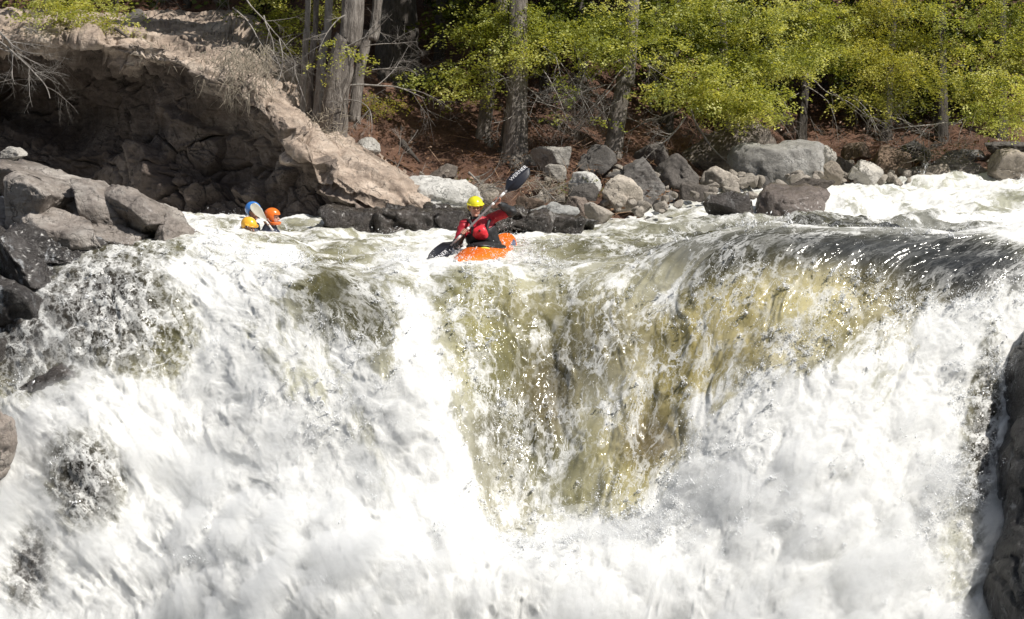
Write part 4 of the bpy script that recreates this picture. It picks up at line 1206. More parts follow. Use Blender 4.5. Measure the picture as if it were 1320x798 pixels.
def tree(label, base_px, Y, top, width, bark, cat='tree', name='cedar_tree', seed=1, blobs=(), leafmat='cedar', roots=5, deep=(), twigs=(), bend=0.0, flare=1.7,
         hill=True, high=True, group='trees along the far bank', upper=None, leafkw={}):
    """base_px: (px,py) of the trunk's foot; top: (px,py) where it leaves the picture; width in photo pixels"""
    b = on_hill(*base_px) if hill else at(*base_px, Y)
    dY = b[1] - Y
    blobs = [(q[0], q[1], q[2] + dY) + tuple(q[3:]) for q in blobs]; deep = [(q[0], q[1], max(q[2] + dY, b[1] + 0.8)) + tuple(q[3:]) for q in deep]
    Y = b[1]
    root = empty(name, b, label, cat, group)
    t = at(top[0], top[1], Y + 0.2)
    k = Y / FPX
    d = (t - b); L = np.linalg.norm(d)
    full = b + d * (max(1.0, 9.5 / max(L, 0.1)) if high else 1.15)
    full[0] = b[0] + (t[0] - b[0]) * (1 + 0.35 * (full[2] - t[2]) / max(t[2] - b[2], 0.3))
    m1 = b + d * 0.35 + np.array([bend, 0, 0]); m2 = b + d * 0.7 + np.array([bend * 0.7, 0, 0])
    r = width * k / 2
    pts = [b - np.array([0, 0, 0.25]), m1, m2, t] + ([full] if high else [full])
    trunk(b, pts, [r, r * 0.97, r * 0.92, r * 0.86, r * (0.35 if high else 0.7)], bark, root, seed, roots, flare=flare)
    if len(blobs): crown('crown', blobs, leafmat, root, seed + 100, **leafkw)
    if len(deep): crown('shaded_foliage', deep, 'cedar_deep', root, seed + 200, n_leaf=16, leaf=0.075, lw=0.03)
    if high:
        # the upper crown, above the picture, that shades the bank
        rs = np.random.default_rng(seed + 300)
        H = full[2]
        bl = []
        n = 4 if upper is None else upper
        V = []
        cs, ds = [], []
        for q in range(n * 42):
            f = rs.random()
            zz = 5.6 + f * (H - 4.4)
            rad = (1.9 - 1.4 * f) * math.sqrt(rs.random())
            an = rs.uniform(0, 2 * math.pi)
            cx = t[0] + (full[0] - t[0]) * f
            cs.append((cx + rad * math.cos(an), Y + 1.4 + rad * math.sin(an), zz)); ds.append((math.cos(an), math.sin(an), -0.3))
        V, F, T = sprays(np.array(cs), np.array(ds), rs, n_leaf=14, length=0.6, width=0.42, leaf=0.17, lw=0.075, tintbase=rs.uniform(0.3, 0.6, len(cs)))
        me = make_mesh('upper_crown', V, F, None, False, {'tint': T})
        link('upper_crown', me, M[leafmat], root)
    if twigs:
        mb = MB()
        rn = random.Random(seed + 5)
        for (px, py, dx, dz, dy, ln, rr) in twigs:
            branch(mb, at(px, py, Y - 0.1), (dx, dy, dz), ln, rr, 3, droop=0.35, curl=0.3, rnd=rn, kids=(4, 6))
        mb.build('bare_branches', M['dead_wood'], root)
    return root

FL = dict(n_leaf=24)
# (px, py, Y, rx px, ry px, depth, sprays, tint)
tree('old grey cedar leaning right with a curved foot on the cliff edge', (428, 186), 33.3, (456, 0), 33, 'bark', seed=11, bend=-0.06, roots=4, flare=1.3, hill=False,
     blobs=[(446, 78, 32.9, 14, 14, 0.25, 16, 0.62)],
     twigs=[(448, 60, 0.8, 0.5, -0.3, 1.1, 0.018), (452, 110, 1, 0.1, -0.3, 1.6, 0.02), (440, 130, 1, 0.4, -0.4, 1.3, 0.015), (444, 20, -0.6, -0.2, -0.5, 0.9, 0.014), (440, 150, 0.1, 0.9, -0.6, 1.2, 0.012)])
tree('slender grey stem slanting up from behind the curved cedar', (456, 140), 33.9, (487, 0), 15, 'bark', seed=12, flare=1.1, hill=False, roots=2, bend=-0.05, upper=4,
     twigs=[(480, 90, 1, 0.2, -0.3, 1.2, 0.014), (470, 60, 0.8, 0.3, -0.2, 1.0, 0.012)])
tree('thick dark trunk standing deep in the forest behind the slender stem', (512, 104), 41, (514, 0), 50, 'dark_bark', seed=13, roots=4, flare=1.3,
     twigs=[(500, 90, 0.7, 0.2, -0.5, 1.2, 0.012), (520, 96, 0.6, 0.1, -0.5, 1.1, 0.012)])
tree('pale slim stem, nearest of three standing together above the cliff', (408, 140), 33.8, (424, 0), 11, 'pale_bark', seed=14, hill=False, roots=2, upper=3, name='slim_tree',
     blobs=[(428, 6, 34.8, 20, 12, 0.3, 26, 0.55), (412, 16, 34.8, 12, 10, 0.3, 12, 0.5)])
tree('thin dark barked sapling between two pale stems above the cliff', (397, 146), 33.8, (408, 0), 8, 'bark', seed=15, hill=False, roots=1, upper=2, name='slim_tree')
tree('pale slim stem, leftmost above the cliff with ragged yellow green sprays', (390, 130), 34.2, (397, 0), 8, 'pale_bark', seed=16, hill=False, roots=1, upper=3, name='slim_tree',
     blobs=[(362, 22, 35.2, 26, 26, 0.5, 70, 0.45), (380, 48, 35.2, 16, 16, 0.4, 26, 0.42), (388, 12, 35, 18, 14, 0.4, 26, 0.55), (374, 64, 35, 10, 6, 0.3, 8, 0.4)],
     twigs=[(398, 60, 0.7, -0.1, -0.4, 0.7, 0.008), (396, 80, -0.8, 0, -0.4, 0.8, 0.008), (396, 40, -0.8, -0.3, -0.4, 0.9, 0.01)])
tree('cedar with spreading grey roots leaning right over the brown slope', (620, 182), 37, (646, 10), 17, 'bark', seed=17, roots=7,
     blobs=[(620, 22, 37.0, 44, 24, 0.9, 90, 0.5), (590, 94, 36.4, 34, 12, 0.5, 60, 0.62), (560, 98, 36.4, 18, 8, 0.3, 20, 0.55), (606, 134, 36.2, 8, 6, 0.2, 6, 0.6), (618, 112, 36.2, 34, 8, 0.4, 34, 0.6),
            (600, 50, 36.8, 30, 14, 0.6, 44, 0.5), (660, 66, 36.4, 34, 16, 0.6, 56, 0.55)], deep=[(600, 20, 38.5, 40, 22, 0.7, 70, 0.4), (650, 40, 38.2, 60, 34, 0.7, 90, 0.4)])
tree('stout fluted cedar trunk behind the raised paddle', (664, 208), 36, (668, 40), 27, 'bark', seed=18, roots=7,
     blobs=[(690, 30, 36.4, 56, 26, 0.9, 130, 0.5), (668, 72, 35.6, 26, 10, 0.4, 36, 0.62), (720, 60, 36.2, 40, 16, 0.7, 60, 0.52), (706, 84, 36, 18, 7, 0.4, 14, 0.55), (650, 20, 36.2, 30, 18, 0.6, 50, 0.5)],
     deep=[(720, 30, 38.4, 50, 30, 0.7, 100, 0.4)],
     twigs=[(668, 100, -0.6, 0.1, -0.5, 0.9, 0.012), (674, 110, 0.9, -0.2, -0.3, 1.4, 0.014), (674, 140, 0.5, -0.5, -0.4, 0.9, 0.01), (660, 150, -0.5, -0.4, -0.5, 0.8, 0.01)])
tree('dark hollow cedar stump half hidden beside the stout fluted trunk', (648, 200), 36.4, (656, 150), 14, 'dark_bark', seed=19, roots=3, high=False, cat='tree')
tree('straight brown cedar trunk rising behind the streaked boulders', (788, 200), 37.5, (812, 60), 21, 'bark', seed=20, roots=4,
     blobs=[(780, 24, 37.2, 60, 26, 0.9, 120, 0.48), (800, 64, 36.6, 46, 14, 0.6, 66, 0.6), (760, 60, 36.8, 40, 18, 0.6, 60, 0.5), (744, 110, 36.2, 20, 8, 0.4, 10, 0.5), (742, 150, 36, 8, 8, 0.2, 6, 0.5), (826, 36, 37, 34, 22, 0.6, 60, 0.5)],
     deep=[(790, 40, 39, 70, 40, 0.9, 120, 0.4), (840, 60, 39, 50, 50, 0.9, 110, 0.4)],
     twigs=[(806, 76, -1, -0.2, -0.4, 1.7, 0.02), (808, 84, -0.8, -0.5, -0.5, 1.5, 0.016), (804, 100, -0.9, -0.6, -0.3, 1.4, 0.015), (800, 130, -0.8, -0.1, -0.4, 1.0, 0.012), (796, 150, 0.8, 0, -0.3, 0.9, 0.01), (806, 96, -0.7, -0.9, -0.5, 1.5, 0.014), (810, 70, 0.8, -0.3, -0.4, 1.2, 0.012)])
tree('dark stem hidden among leaves above the dead hanging branches', (858, 170), 38.6, (870, 30), 15, 'dark_bark', seed=21, roots=3,
     blobs=[(886, 26, 37.6, 46, 28, 0.9, 130, 0.5), (872, 76, 37, 34, 16, 0.6, 60, 0.52), (858, 116, 36.2, 24, 16, 0.4, 50, 0.62), (900, 100, 36.8, 34, 20, 0.6, 70, 0.5)],
     deep=[(880, 50, 39.4, 50, 60, 0.9, 150, 0.4), (876, 128, 38.6, 30, 24, 0.6, 40, 0.35)])
tree('leafy cedar whose bright boughs hang over the broad lichen boulder', (940, 190), 39, (930, 40), 16, 'dark_bark', seed=22, roots=3,
     blobs=[(950, 24, 37.2, 70, 30, 0.9, 210, 0.52), (980, 70, 36.6, 60, 28, 0.8, 200, 0.56), (930, 90, 36.6, 46, 20, 0.7, 120, 0.5), (950, 124, 35.8, 52, 18, 0.6, 170, 0.62), (916, 132, 35.8, 34, 14, 0.5, 80, 0.58), (966, 150, 35.6, 40, 8, 0.5, 60, 0.58), (896, 128, 36, 24, 12, 0.5, 40, 0.55)],
     deep=[(950, 60, 39, 90, 60, 0.9, 240, 0.4), (940, 120, 38, 60, 24, 0.6, 90, 0.35)])
tree('slim shaded trunk standing right of the large flat topped boulder', (1032, 188), 40, (1040, 60), 13, 'dark_bark', seed=23, roots=3,
     blobs=[(1040, 22, 38.4, 66, 30, 0.9, 210, 0.55), (1050, 66, 37.8, 50, 26, 0.8, 150, 0.58), (1020, 84, 37.2, 34, 14, 0.6, 60, 0.55), (1076, 40, 38.4, 30, 30, 0.8, 80, 0.5)],
     deep=[(1040, 50, 40.6, 80, 60, 0.8, 230, 0.4)],
     twigs=[(1040, 96, 0.9, -0.6, -0.4, 1.9, 0.016), (1036, 110, 1, -0.4, -0.4, 1.6, 0.013), (1044, 150, 0.3, -0.9, -0.3, 0.8, 0.008), (1030, 120, -0.8, -0.3, -0.3, 1.1, 0.01)])
tree('drooping yellow green hemlock between the slim shaded trunk and the dark gap', (1140, 176), 41, (1150, 20), 14, 'dark_bark', name='hemlock_tree', seed=24, roots=2, leafmat='hemlock',
     blobs=[(1130, 14, 39, 50, 18, 0.9, 120, 0.55), (1160, 44, 38.4, 46, 14, 0.8, 110, 0.55), (1120, 62, 38.2, 36, 12, 0.7, 80, 0.55), (1164, 74, 37.8, 42, 12, 0.7, 110, 0.62), (1136, 92, 37.6, 38, 10, 0.6, 80, 0.6), (1176, 104, 37.6, 32, 8, 0.6, 60, 0.58), (1120, 122, 37.6, 30, 8, 0.5, 40, 0.45), (1150, 132, 37.4, 24, 6, 0.5, 26, 0.5)],
     leafkw=dict(leaf=0.042, lw=0.014, n_leaf=34, droop=0.5, length=0.42), deep=[(1140, 70, 40.2, 60, 66, 0.8, 210, 0.42), (1100, 110, 39.4, 26, 30, 0.6, 50, 0.4)],
     twigs=[(1100, 126, 0.9, -0.5, -0.5, 1.6, 0.013), (1110, 140, 0.9, -0.7, -0.4, 1.3, 0.012), (1150, 150, 1, -0.15, -0.3, 1.5, 0.013), (1120, 150, 1, -0.1, -0.3, 1.4, 0.012)])
tree('deep green cedar filling the dark gap right of the hemlock', (1214, 182), 41.5, (1212, 20), 16, 'dark_bark', seed=25, roots=2,
     blobs=[(1214, 10, 39.6, 36, 16, 0.6, 40, 0.22), (1230, 40, 39.6, 30, 20, 0.5, 36, 0.2)],
     deep=[(1210, 30, 39.6, 40, 40, 0.8, 170, 0.55), (1212, 90, 39.2, 40, 44, 0.7, 150, 0.5), (1206, 140, 39.2, 36, 16, 0.5, 50, 0.5)])
tree('bright leafy cedar reaching low to the water at the right edge', (1290, 180), 40, (1290, 20), 16, 'dark_bark', seed=26, roots=2,
     blobs=[(1290, 20, 38.4, 46, 30, 0.8, 150, 0.5), (1300, 70, 37.8, 40, 24, 0.7, 120, 0.52), (1264, 104, 37.0, 42, 18, 0.6, 130, 0.56), (1296, 128, 36.8, 36, 18, 0.6, 120, 0.6), (1262, 140, 36.8, 26, 12, 0.4, 50, 0.55), (1284, 156, 36.6, 26, 7, 0.4, 34, 0.58), (1244, 66, 38, 22, 20, 0.6, 40, 0.45), (1340, 60, 37.6, 40, 60, 0.8, 150, 0.5)],
     deep=[(1280, 60, 40, 60, 60, 0.8, 220, 0.42), (1260, 130, 38.6, 40, 24, 0.6, 70, 0.42)],
     twigs=[(1270, 140, -1, -0.1, -0.4, 1.3, 0.012), (1250, 150, -0.9, -0.1, -0.3, 1.0, 0.01)])
# cedar on top of the cliff at the upper left, its bough hanging into the picture
tree('young cedar on the cliff top with bright sprays over the shaded cave', (66, 46), 36, (60, 0), 8, 'dark_bark', seed=27, hill=False, roots=2, upper=3,
     blobs=[(80, 4, 34.4, 30, 12, 0.4, 56, 0.6), (96, 22, 34.2, 26, 10, 0.4, 46, 0.62), (128, 8, 34.4, 20, 10, 0.4, 34, 0.58), (120, 32, 34.2, 14, 6, 0.3, 14, 0.6), (152, 32, 34.2, 10, 4, 0.2, 7, 0.62), (136, 44, 34.2, 6, 3, 0.2, 4, 0.6), (60, 6, 34.6, 20, 8, 0.3, 14, 0.55)],
     twigs=[(110, 20, 0.8, -0.4, -0.5, 0.7, 0.008)])
# dark stems back in the forest
for (px, py, tx, wd, lab) in [(150, 22, 146, 8, 'dark stem at the back of the cliff top near the upper left sprays'), (240, 14, 246, 10, 'dark stem behind the bare brush above the cliff'),
                              (330, 24, 326, 12, 'dark stem behind the ragged sprays above the cliff brow'), (566, 72, 570, 14, 'dark trunk in deep shade above the big shaded boulder'),
                              (700, 120, 706, 12, 'dark trunk in deep shade right of the fluted cedar'), (750, 116, 744, 16, 'dark trunk in deep shade left of the straight brown cedar'),
                              (842, 126, 846, 13, 'dark trunk in deep shade right of the straight brown cedar'), (1000, 140, 1004, 15, 'dark trunk behind the bright boughs over the lichen boulder'),
                              (1088, 150, 1092, 14, 'dark trunk in shade left of the hemlock'), (1252, 150, 1250, 14, 'dark trunk in shade left of the right edge cedar')]:
    sd = int(px)
    tree(lab, (px, py), 46, (tx, -40), wd, 'dark_bark', seed=sd, roots=2, flare=1.25, name='forest_tree', group='dark trees deeper in the forest', upper=14,
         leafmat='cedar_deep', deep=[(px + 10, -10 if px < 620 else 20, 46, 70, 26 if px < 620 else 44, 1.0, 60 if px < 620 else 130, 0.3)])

# hedge of young growth filling the depth of the forest
def understory():
    rs = np.random.default_rng(77)
    cs, ds = [], []
    for _ in range(5200):
        px = rs.uniform(-120, 1440); py = rs.uniform(-120, 150 if px > 640 else 40)
        Y = rs.uniform(42, 56)
        c = at(px, py, Y)
        g = hill_z(c[0], c[1])
        if c[2] < g + 0.1: continue
        cs.append(c); ds.append(rs.normal(0, 1, 3) * np.array([1, 1, 0.4]))
    V, F, T = sprays(np.array(cs), np.array(ds), rs, n_leaf=12, length=0.7, width=0.5, leaf=0.16, lw=0.06, tintbase=rs.uniform(0.05, 0.6, len(cs)))
    me = make_mesh('undergrowth', V, F, None, False, {'tint': T})
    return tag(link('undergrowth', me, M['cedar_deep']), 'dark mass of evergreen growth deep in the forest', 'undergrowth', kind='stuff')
understory()

# ---- small fir seedling
def seedling(label, px, py, Y, rx, ry, tint, mat='hemlock', cnt=40):
    b = on_hill(px, py + ry)
    root = empty('fir_seedling', b, label, 'sapling')
    mb = MB(); mb.tube([b, b + np.array([0.02, -0.05, 0.25]), at(px, py - ry, b[1] - 0.1)], [0.02, 0.014, 0.006], 6)
    mb.build('stem', M['bark'], root)
    crown('foliage', [(px, py, b[1] - 0.15, rx, ry, 0.3, cnt, tint)], mat, root, int(px), leaf=0.04, lw=0.012, n_leaf=30, length=0.3)
    return root
seedling('small yellow green fir seedling on the slope right of the curved cedar', 481, 135, 35, 18, 9, 0.55)
seedling('tiny rusty green shrub on the stones beside the layered slab', 1192, 203, 37.4, 9, 6, 0.75, cnt=16)
seedling('little bright green tuft between the boulders behind the paddle', 724, 238, 33, 8, 6, 0.4, 'grass_leaf', 12)
seedling('small green weed growing on the bank left of the driftwood', 588, 238, 33, 7, 6, 0.5, 'grass_leaf', 10)

# ---- dead branches hanging over rock and water
DEAD = [
    ('bare silver branch with curled tips hanging over the shaded cave', [(-14, 48, 33.0, 1, -0.22, -0.1, 1.9, 0.022, 3), (-10, 30, 33.0, 0.8, -0.75, -0.1, 0.7, 0.016, 2), (-6, 40, 33.1, 1, -0.4, -0.1, 1.6, 0.018, 3), (30, 34, 33.2, 0.9, -0.5, -0.2, 1.0, 0.012, 3), (-10, 60, 33.0, 1, 0.02, -0.1, 1.4, 0.014, 3)], -0.05, 'dead_wood'),
    ('thin bare twigs criss-crossing above the cave roof', [(100, 60, 34, 0.7, 0.2, 0, 0.9, 0.01, 2), (20, 20, 34.4, 0.9, -0.2, 0, 1.3, 0.012, 3), (70, 40, 34.2, 1, -0.2, 0.0, 1.1, 0.01, 3)], 0.3, 'twig'),
    ('dark fallen stick leaning on the brow of the cave', [(84, 36, 34.0, 0.8, -0.75, 0.1, 0.75, 0.03, 0)], 0.0, 'dark_bark'),
    ('dark broken branch sloping down at the right of the upper left sprays', [(148, 36, 33.9, 0.7, -0.55, 0, 0.6, 0.03, 0)], 0.0, 'dark_bark'),
    ('pale dead branch hanging in forks over the dark leaning boulder', [(884, 150, 35.2, -0.35, -0.9, -0.3, 1.3, 0.022, 3), (890, 140, 35.2, 0.35, -0.9, -0.4, 1.5, 0.024, 3), (876, 140, 35.2, -0.8, -0.5, -0.2, 1.2, 0.018, 3)], 0.15, 'dead_wood'),
    ('grey twigs drooping below the bright boughs over the lichen boulder', [(930, 150, 35.6, 0.4, -0.9, -0.2, 0.7, 0.010, 2), (960, 150, 35.6, 0.7, -0.5, -0.2, 0.8, 0.010, 3), (990, 140, 35.8, 0.8, -0.4, -0.2, 0.8, 0.010, 3), (1010, 130, 35.8, 0.5, -0.7, -0.2, 0.7, 0.008, 3), (905, 150, 35.7, -0.4, -0.8, -0.2, 0.7, 0.010, 3)], 0.3, 'twig'),
    ('long pale dead limb slanting right across the shaded red slope', [(1072, 118, 38, 0.78, -0.6, -0.1, 1.6, 0.02, 2)], 0.0, 'dead_wood'),
    ('second pale limb slanting across the shaded slope, nearer the hemlock', [(1100, 122, 37.8, 0.75, -0.65, -0.1, 1.2, 0.018, 2)], 0.0, 'dead_wood'),
    ('horizontal grey dead bough with feathery twigs above the layered slab', [(1240, 158, 37.4, -1, -0.02, -0.1, 1.7, 0.02, 3), (1225, 150, 37.4, -0.9, -0.2, -0.1, 1.4, 0.014, 3)], 0.0, 'dead_wood'),
    ('curved bare root hanging above the rusty green shrub', [(1190, 182, 37.6, 0.15, -1, -0.1, 0.45, 0.014, 1)], 0.0, 'dead_wood'),
    ('brush of thin brown twigs below the right edge cedar', [(1240, 190, 37.6, 0.6, 0.4, -0.2, 0.8, 0.008, 3), (1270, 188, 37.6, 0.3, 0.6, -0.2, 0.7, 0.008, 3), (1215, 190, 37.6, -0.2, 0.8, -0.2, 0.7, 0.008, 3), (1300, 180, 37.6, 0.2, 0.6, -0.2, 0.7, 0.008, 3)], 0.1, 'twig'),
    ('tangle of thin dead twigs left of the straight brown cedar', [(740, 60, 34.6, 0.2, -0.9, -0.2, 1.5, 0.012, 4), (715, 70, 34.4, 0.3, -0.8, -0.2, 1.5, 0.012, 4), (760, 80, 34.6, -0.3, -0.8, -0.2, 1.4, 0.012, 4), (700, 90, 34.2, 0.6, -0.6, -0.2, 1.3, 0.012, 4), (730, 110, 34.4, 0.5, -0.5, -0.2, 1.1, 0.010, 4), (700, 60, 34.6, 0.8, -0.4, -0.2, 1.6, 0.012, 4), (780, 110, 34.6, -0.8, -0.3, -0.2, 1.3, 0.011, 4), (690, 130, 34.2, 0.8, -0.2, -0.2, 1.2, 0.010, 4)], 0.2, 'dead_wood'),
    ('tangle of bleached branches hanging beside the pale stems above the cliff', [(318, 0, 33.4, 0.5, -0.8, -0.2, 1.5, 0.014, 4), (340, 20, 33.2, 0.3, -0.9, -0.3, 1.5, 0.014, 4), (360, 50, 33, 0.1, -0.9, -0.3, 1.2, 0.012, 4), (300, 10, 33.6, 0.8, -0.5, -0.2, 1.6, 0.014, 4), (380, 80, 32.9, -0.2, -0.9, -0.3, 0.9, 0.010, 4), (345, 60, 32.8, 0.8, -0.5, -0.2, 1.0, 0.010, 4)], 0.2, 'dead_wood'),
    ('dark brush of twigs at the forest edge above the cliff brow', [(200, 10, 38, 0.3, 0.6, -0.2, 1.2, 0.010, 4), (240, 20, 38, -0.5, 0.6, -0.2, 1.2, 0.010, 4), (270, 26, 37, 0.5, 0.5, -0.2, 1.2, 0.010, 4), (300, 30, 36.4, -0.3, 0.8, -0.2, 1.0, 0.010, 4), (180, 30, 37, 0.5, 0.3, -0.2, 1.0, 0.010, 4)], 0.1, 'twig'),
    ('bare forked sapling stem beside the dark log on the slope', [(512, 216, 33.4, 0.4, 0.9, -0.1, 0.8, 0.012, 2), (514, 200, 33.4, 0.1, 1, -0.1, 0.55, 0.010, 2)], -0.2, 'dead_wood'),
    ('dark rotten log lying on the needle slope', [(516, 182, 34.4, 0.62, -0.72, -0.15, 0.52, 0.075, 0)], 0.0, 'dark_bark'),
    ('pale driftwood stick crossing behind the yellow helmet', [(604, 222, 32.0, 0.8, -0.6, -0.1, 0.8, 0.022, 1)], 0.0, 'dead_wood'),
    ('heap of bleached driftwood twigs behind the kayaker', [(600, 244, 31.6, 0.9, 0.3, 0, 0.8, 0.012, 3), (620, 250, 31.6, 0.7, 0.6, 0, 0.6, 0.010, 3), (630, 240, 31.6, 0.9, -0.3, 0, 0.7, 0.012, 3), (586, 240, 31.8, 0.9, 0.1, 0, 0.7, 0.010, 3)], 0.1, 'dead_wood'),
    ('bleached twigs piled on the shore right of the raised paddle', [(700, 250, 32.0, 0.8, 0.4, 0, 0.7, 0.012, 3), (690, 240, 32.0, 0.9, -0.3, 0, 0.6, 0.010, 3), (716, 258, 31.8, -0.6, 0.5, 0, 0.6, 0.012, 3), (680, 256, 31.8, 0.8, 0.2, 0, 0.7, 0.010, 3)], 0.1, 'dead_wood'),
    ('twiggy dead sapling on the stones left of the driftwood', [(524, 250, 32.2, -0.2, 0.9, 0, 0.7, 0.010, 3), (536, 252, 32.2, 0.4, 0.8, 0, 0.6, 0.009, 3)], 0.0, 'twig'),
]
for i, (lab, bs, droop, mat) in enumerate(DEAD):
    mb = MB(); rn = random.Random(500 + i)
    for (px, py, Y, dx, dz, dy, ln, rr, dep) in bs:
        branch(mb, at(px, py, Y), (dx, dy, dz), ln, rr, dep, droop=droop, curl=0.32 if dep else 0.08, rnd=rn, kids=(4, 6), seg=6 if dep else 10)
    tag(mb.build('dead_branch' if 'log' not in lab else 'fallen_log', M[mat]), lab, 'log' if 'log' in lab else 'branch', 'dead wood on the far bank')

# ---- litter, dry grass and root fibres
def litter():
    rs = np.random.default_rng(5)
    n = 16000
    x = rs.uniform(-9, 14, n); y = rs.uniform(31.5, 46, n)
    x *= y / 36
    z = hill_z(x, y) + 0.03 + rs.uniform(0, 0.08, n) + 0.12
    C = np.stack([x, y, z], -1)
    ax = rs.normal(0, 1, (n, 3)) * np.array([1, 1, 0.35]); ax /= np.linalg.norm(ax, axis=1)[:, None]
    b = np.cross(ax, rs.normal(0, 1, (n, 3))); b /= np.linalg.norm(b, axis=1)[:, None]
    stick = rs.random(n) < 0.35
    L = np.where(stick, rs.uniform(0.08, 0.35, n), rs.uniform(0.03, 0.07, n))[:, None]; W = np.where(stick, 0.006, rs.uniform(0.015, 0.03, n))[:, None]
    V = np.stack([C - ax * L, C + b * W, C + ax * L, C - b * W], 1).reshape(-1, 3)
    me = make_mesh('leaf_litter', V, np.arange(n * 4).reshape(-1, 4), None, False, {'tint': np.repeat(np.where(stick, rs.uniform(0.5, 1, n), rs.uniform(0, 0.9, n)), 4)})
    tag(link('leaf_litter', me, M['dead_leaf']), 'dry leaves and sticks scattered over the brown slope', 'leaf litter', kind='stuff')
litter()

def fibres():
    rn = random.Random(8); mb = MB()
    spots = [(290, 350, 56, 125, 31.6, 33.0, 420, -0.9, 0.35), (250, 330, 66, 110, 32.0, 33.4, 160, -0.5, 0.3), (395, 445, 140, 195, 31.6, 33, 130, 0.3, 0.22),
             (670, 730, 232, 262, 31.6, 32.6, 120, 0.3, 0.25), (560, 640, 232, 262, 31.4, 32.4, 100, 0.3, 0.2), (1180, 1260, 186, 206, 37.2, 38.4, 90, 0.2, 0.25), (170, 300, 55, 90, 32.6, 34.0, 120, 0.2, 0.12)]
    for (x0, x1, y0, y1, Y0, Y1, n, dz, ln) in spots:
        for _ in range(n):
            p = at(rn.uniform(x0, x1), rn.uniform(y0, y1), rn.uniform(Y0, Y1))
            d = np.array([rn.gauss(0, 0.6), rn.gauss(-0.3, 0.3), dz + rn.gauss(0, 0.4)])
            branch(mb, p, d, ln * rn.uniform(0.5, 1.4), 0.0065, 0, droop=0.4, curl=0.5, rnd=rn)
    o = mb.build('dry_grass', M['straw'])
    tag(o, 'bleached dry grass and root fibres hanging over the brow of the cliff', 'dry grass', kind='stuff')
fibres()
# ------------------------------------------------------------------ people
def frame(fwd, up=(0, 0, 1)):
    f = unit(fwd); r = unit(np.cross(f, up)); u = np.cross(r, f)
    return np.stack([r, f, u], 1)          # columns right, forward, up

def sdf_obj(name, fn, lo, hi, res, mat, parent=None):
    V, F = surface_net(fn, lo, hi, res)
    me = make_mesh(name, V, F, None, True)
    return link(name, me, mat, parent)

def head_sdf(c, Fm):
    def fn(X):
        q = (X - c) @ Fm                      # head frame: x right, y forward, z up
        d = sd_ell(q, (0, -0.012, 0.03), (0.076, 0.096, 0.092))
        d = smin(d, sd_ell(q, (0, 0.022, -0.045), (0.058, 0.066, 0.072)), 0.03)
        d = smin(d, sd_cone(q, (0, 0.072, 0.018), (0, 0.106, -0.022), 0.009, 0.015), 0.012)       # nose
        d = smin(d, sd_ell(q, (0, 0.078, -0.095), (0.024, 0.02, 0.016)), 0.015)                   # chin
        d = smin(d, sd_cone(q, (-0.045, 0.072, 0.034), (0.045, 0.072, 0.034), 0.011, 0.011), 0.015)  # brow
        for s in (-1, 1):
            d = -smin(-d, sd_ell(q, (s * 0.031, 0.094, 0.010), (0.017, 0.016, 0.011)), 0.008)    # eye sockets
            d = smin(d, sd_ell(q, (s * 0.078, -0.008, -0.005), (0.011, 0.022, 0.032)), 0.006)    # ears
        d = smin(d, sd_cone(q, (-0.018, 0.081, -0.056), (0.018, 0.081, -0.056), 0.009, 0.009), 0.006)   # lips
        d = np.maximum(d, -sd_ell(q, (0, 0.095, -0.058), (0.017, 0.014, 0.005)))                # open mouth line
        return d
    return fn

def hand_sdf(c, sd, back, wrist, r_shaft=0.016):
    """fist round a shaft: sd = shaft direction from little finger to index, back = from shaft towards the palm heel"""
    sd = unit(sd); bk = unit(back - np.dot(back, sd) * sd); tn = np.cross(sd, bk)
    parts = []
    for k, (off, ln) in enumerate(((-0.031, 0.85), (-0.011, 0.97), (0.010, 1.0), (0.030, 0.92))):
        base = c + sd * off
        R = r_shaft + 0.010
        pts = [base + R * 1.25 * (math.cos(a) * bk + math.sin(a) * tn) for a in (0.35, 1.25 * ln, 2.25 * ln, 3.3 * ln)]
        for a, b, ra, rb in zip(pts[:-1], pts[1:], (0.0105, 0.0098, 0.009), (0.0098, 0.009, 0.008)):
            parts.append((a, b, ra, rb))
    palm = c + bk * 0.036
    th = [palm + sd * 0.028 - tn * 0.01, c + sd * 0.046 - tn * 0.030 + bk * 0.012, c + sd * 0.050 - tn * 0.030 - bk * 0.022]
    parts += [(th[0], th[1], 0.0135, 0.0115), (th[1], th[2], 0.0115, 0.009)]
    def fn(X, d):
        d = smin(d, sd_cone(X, palm - sd * 0.026, palm + sd * 0.026, 0.019, 0.020), 0.012)
        d = smin(d, sd_cone(X, wrist, palm, 0.026, 0.022), 0.02)
        e = None
        for a, b, ra, rb in parts:
            q = sd_cone(X, a, b, ra, rb); e = q if e is None else np.minimum(e, q)
        return smin(d, e, 0.004)
    return fn

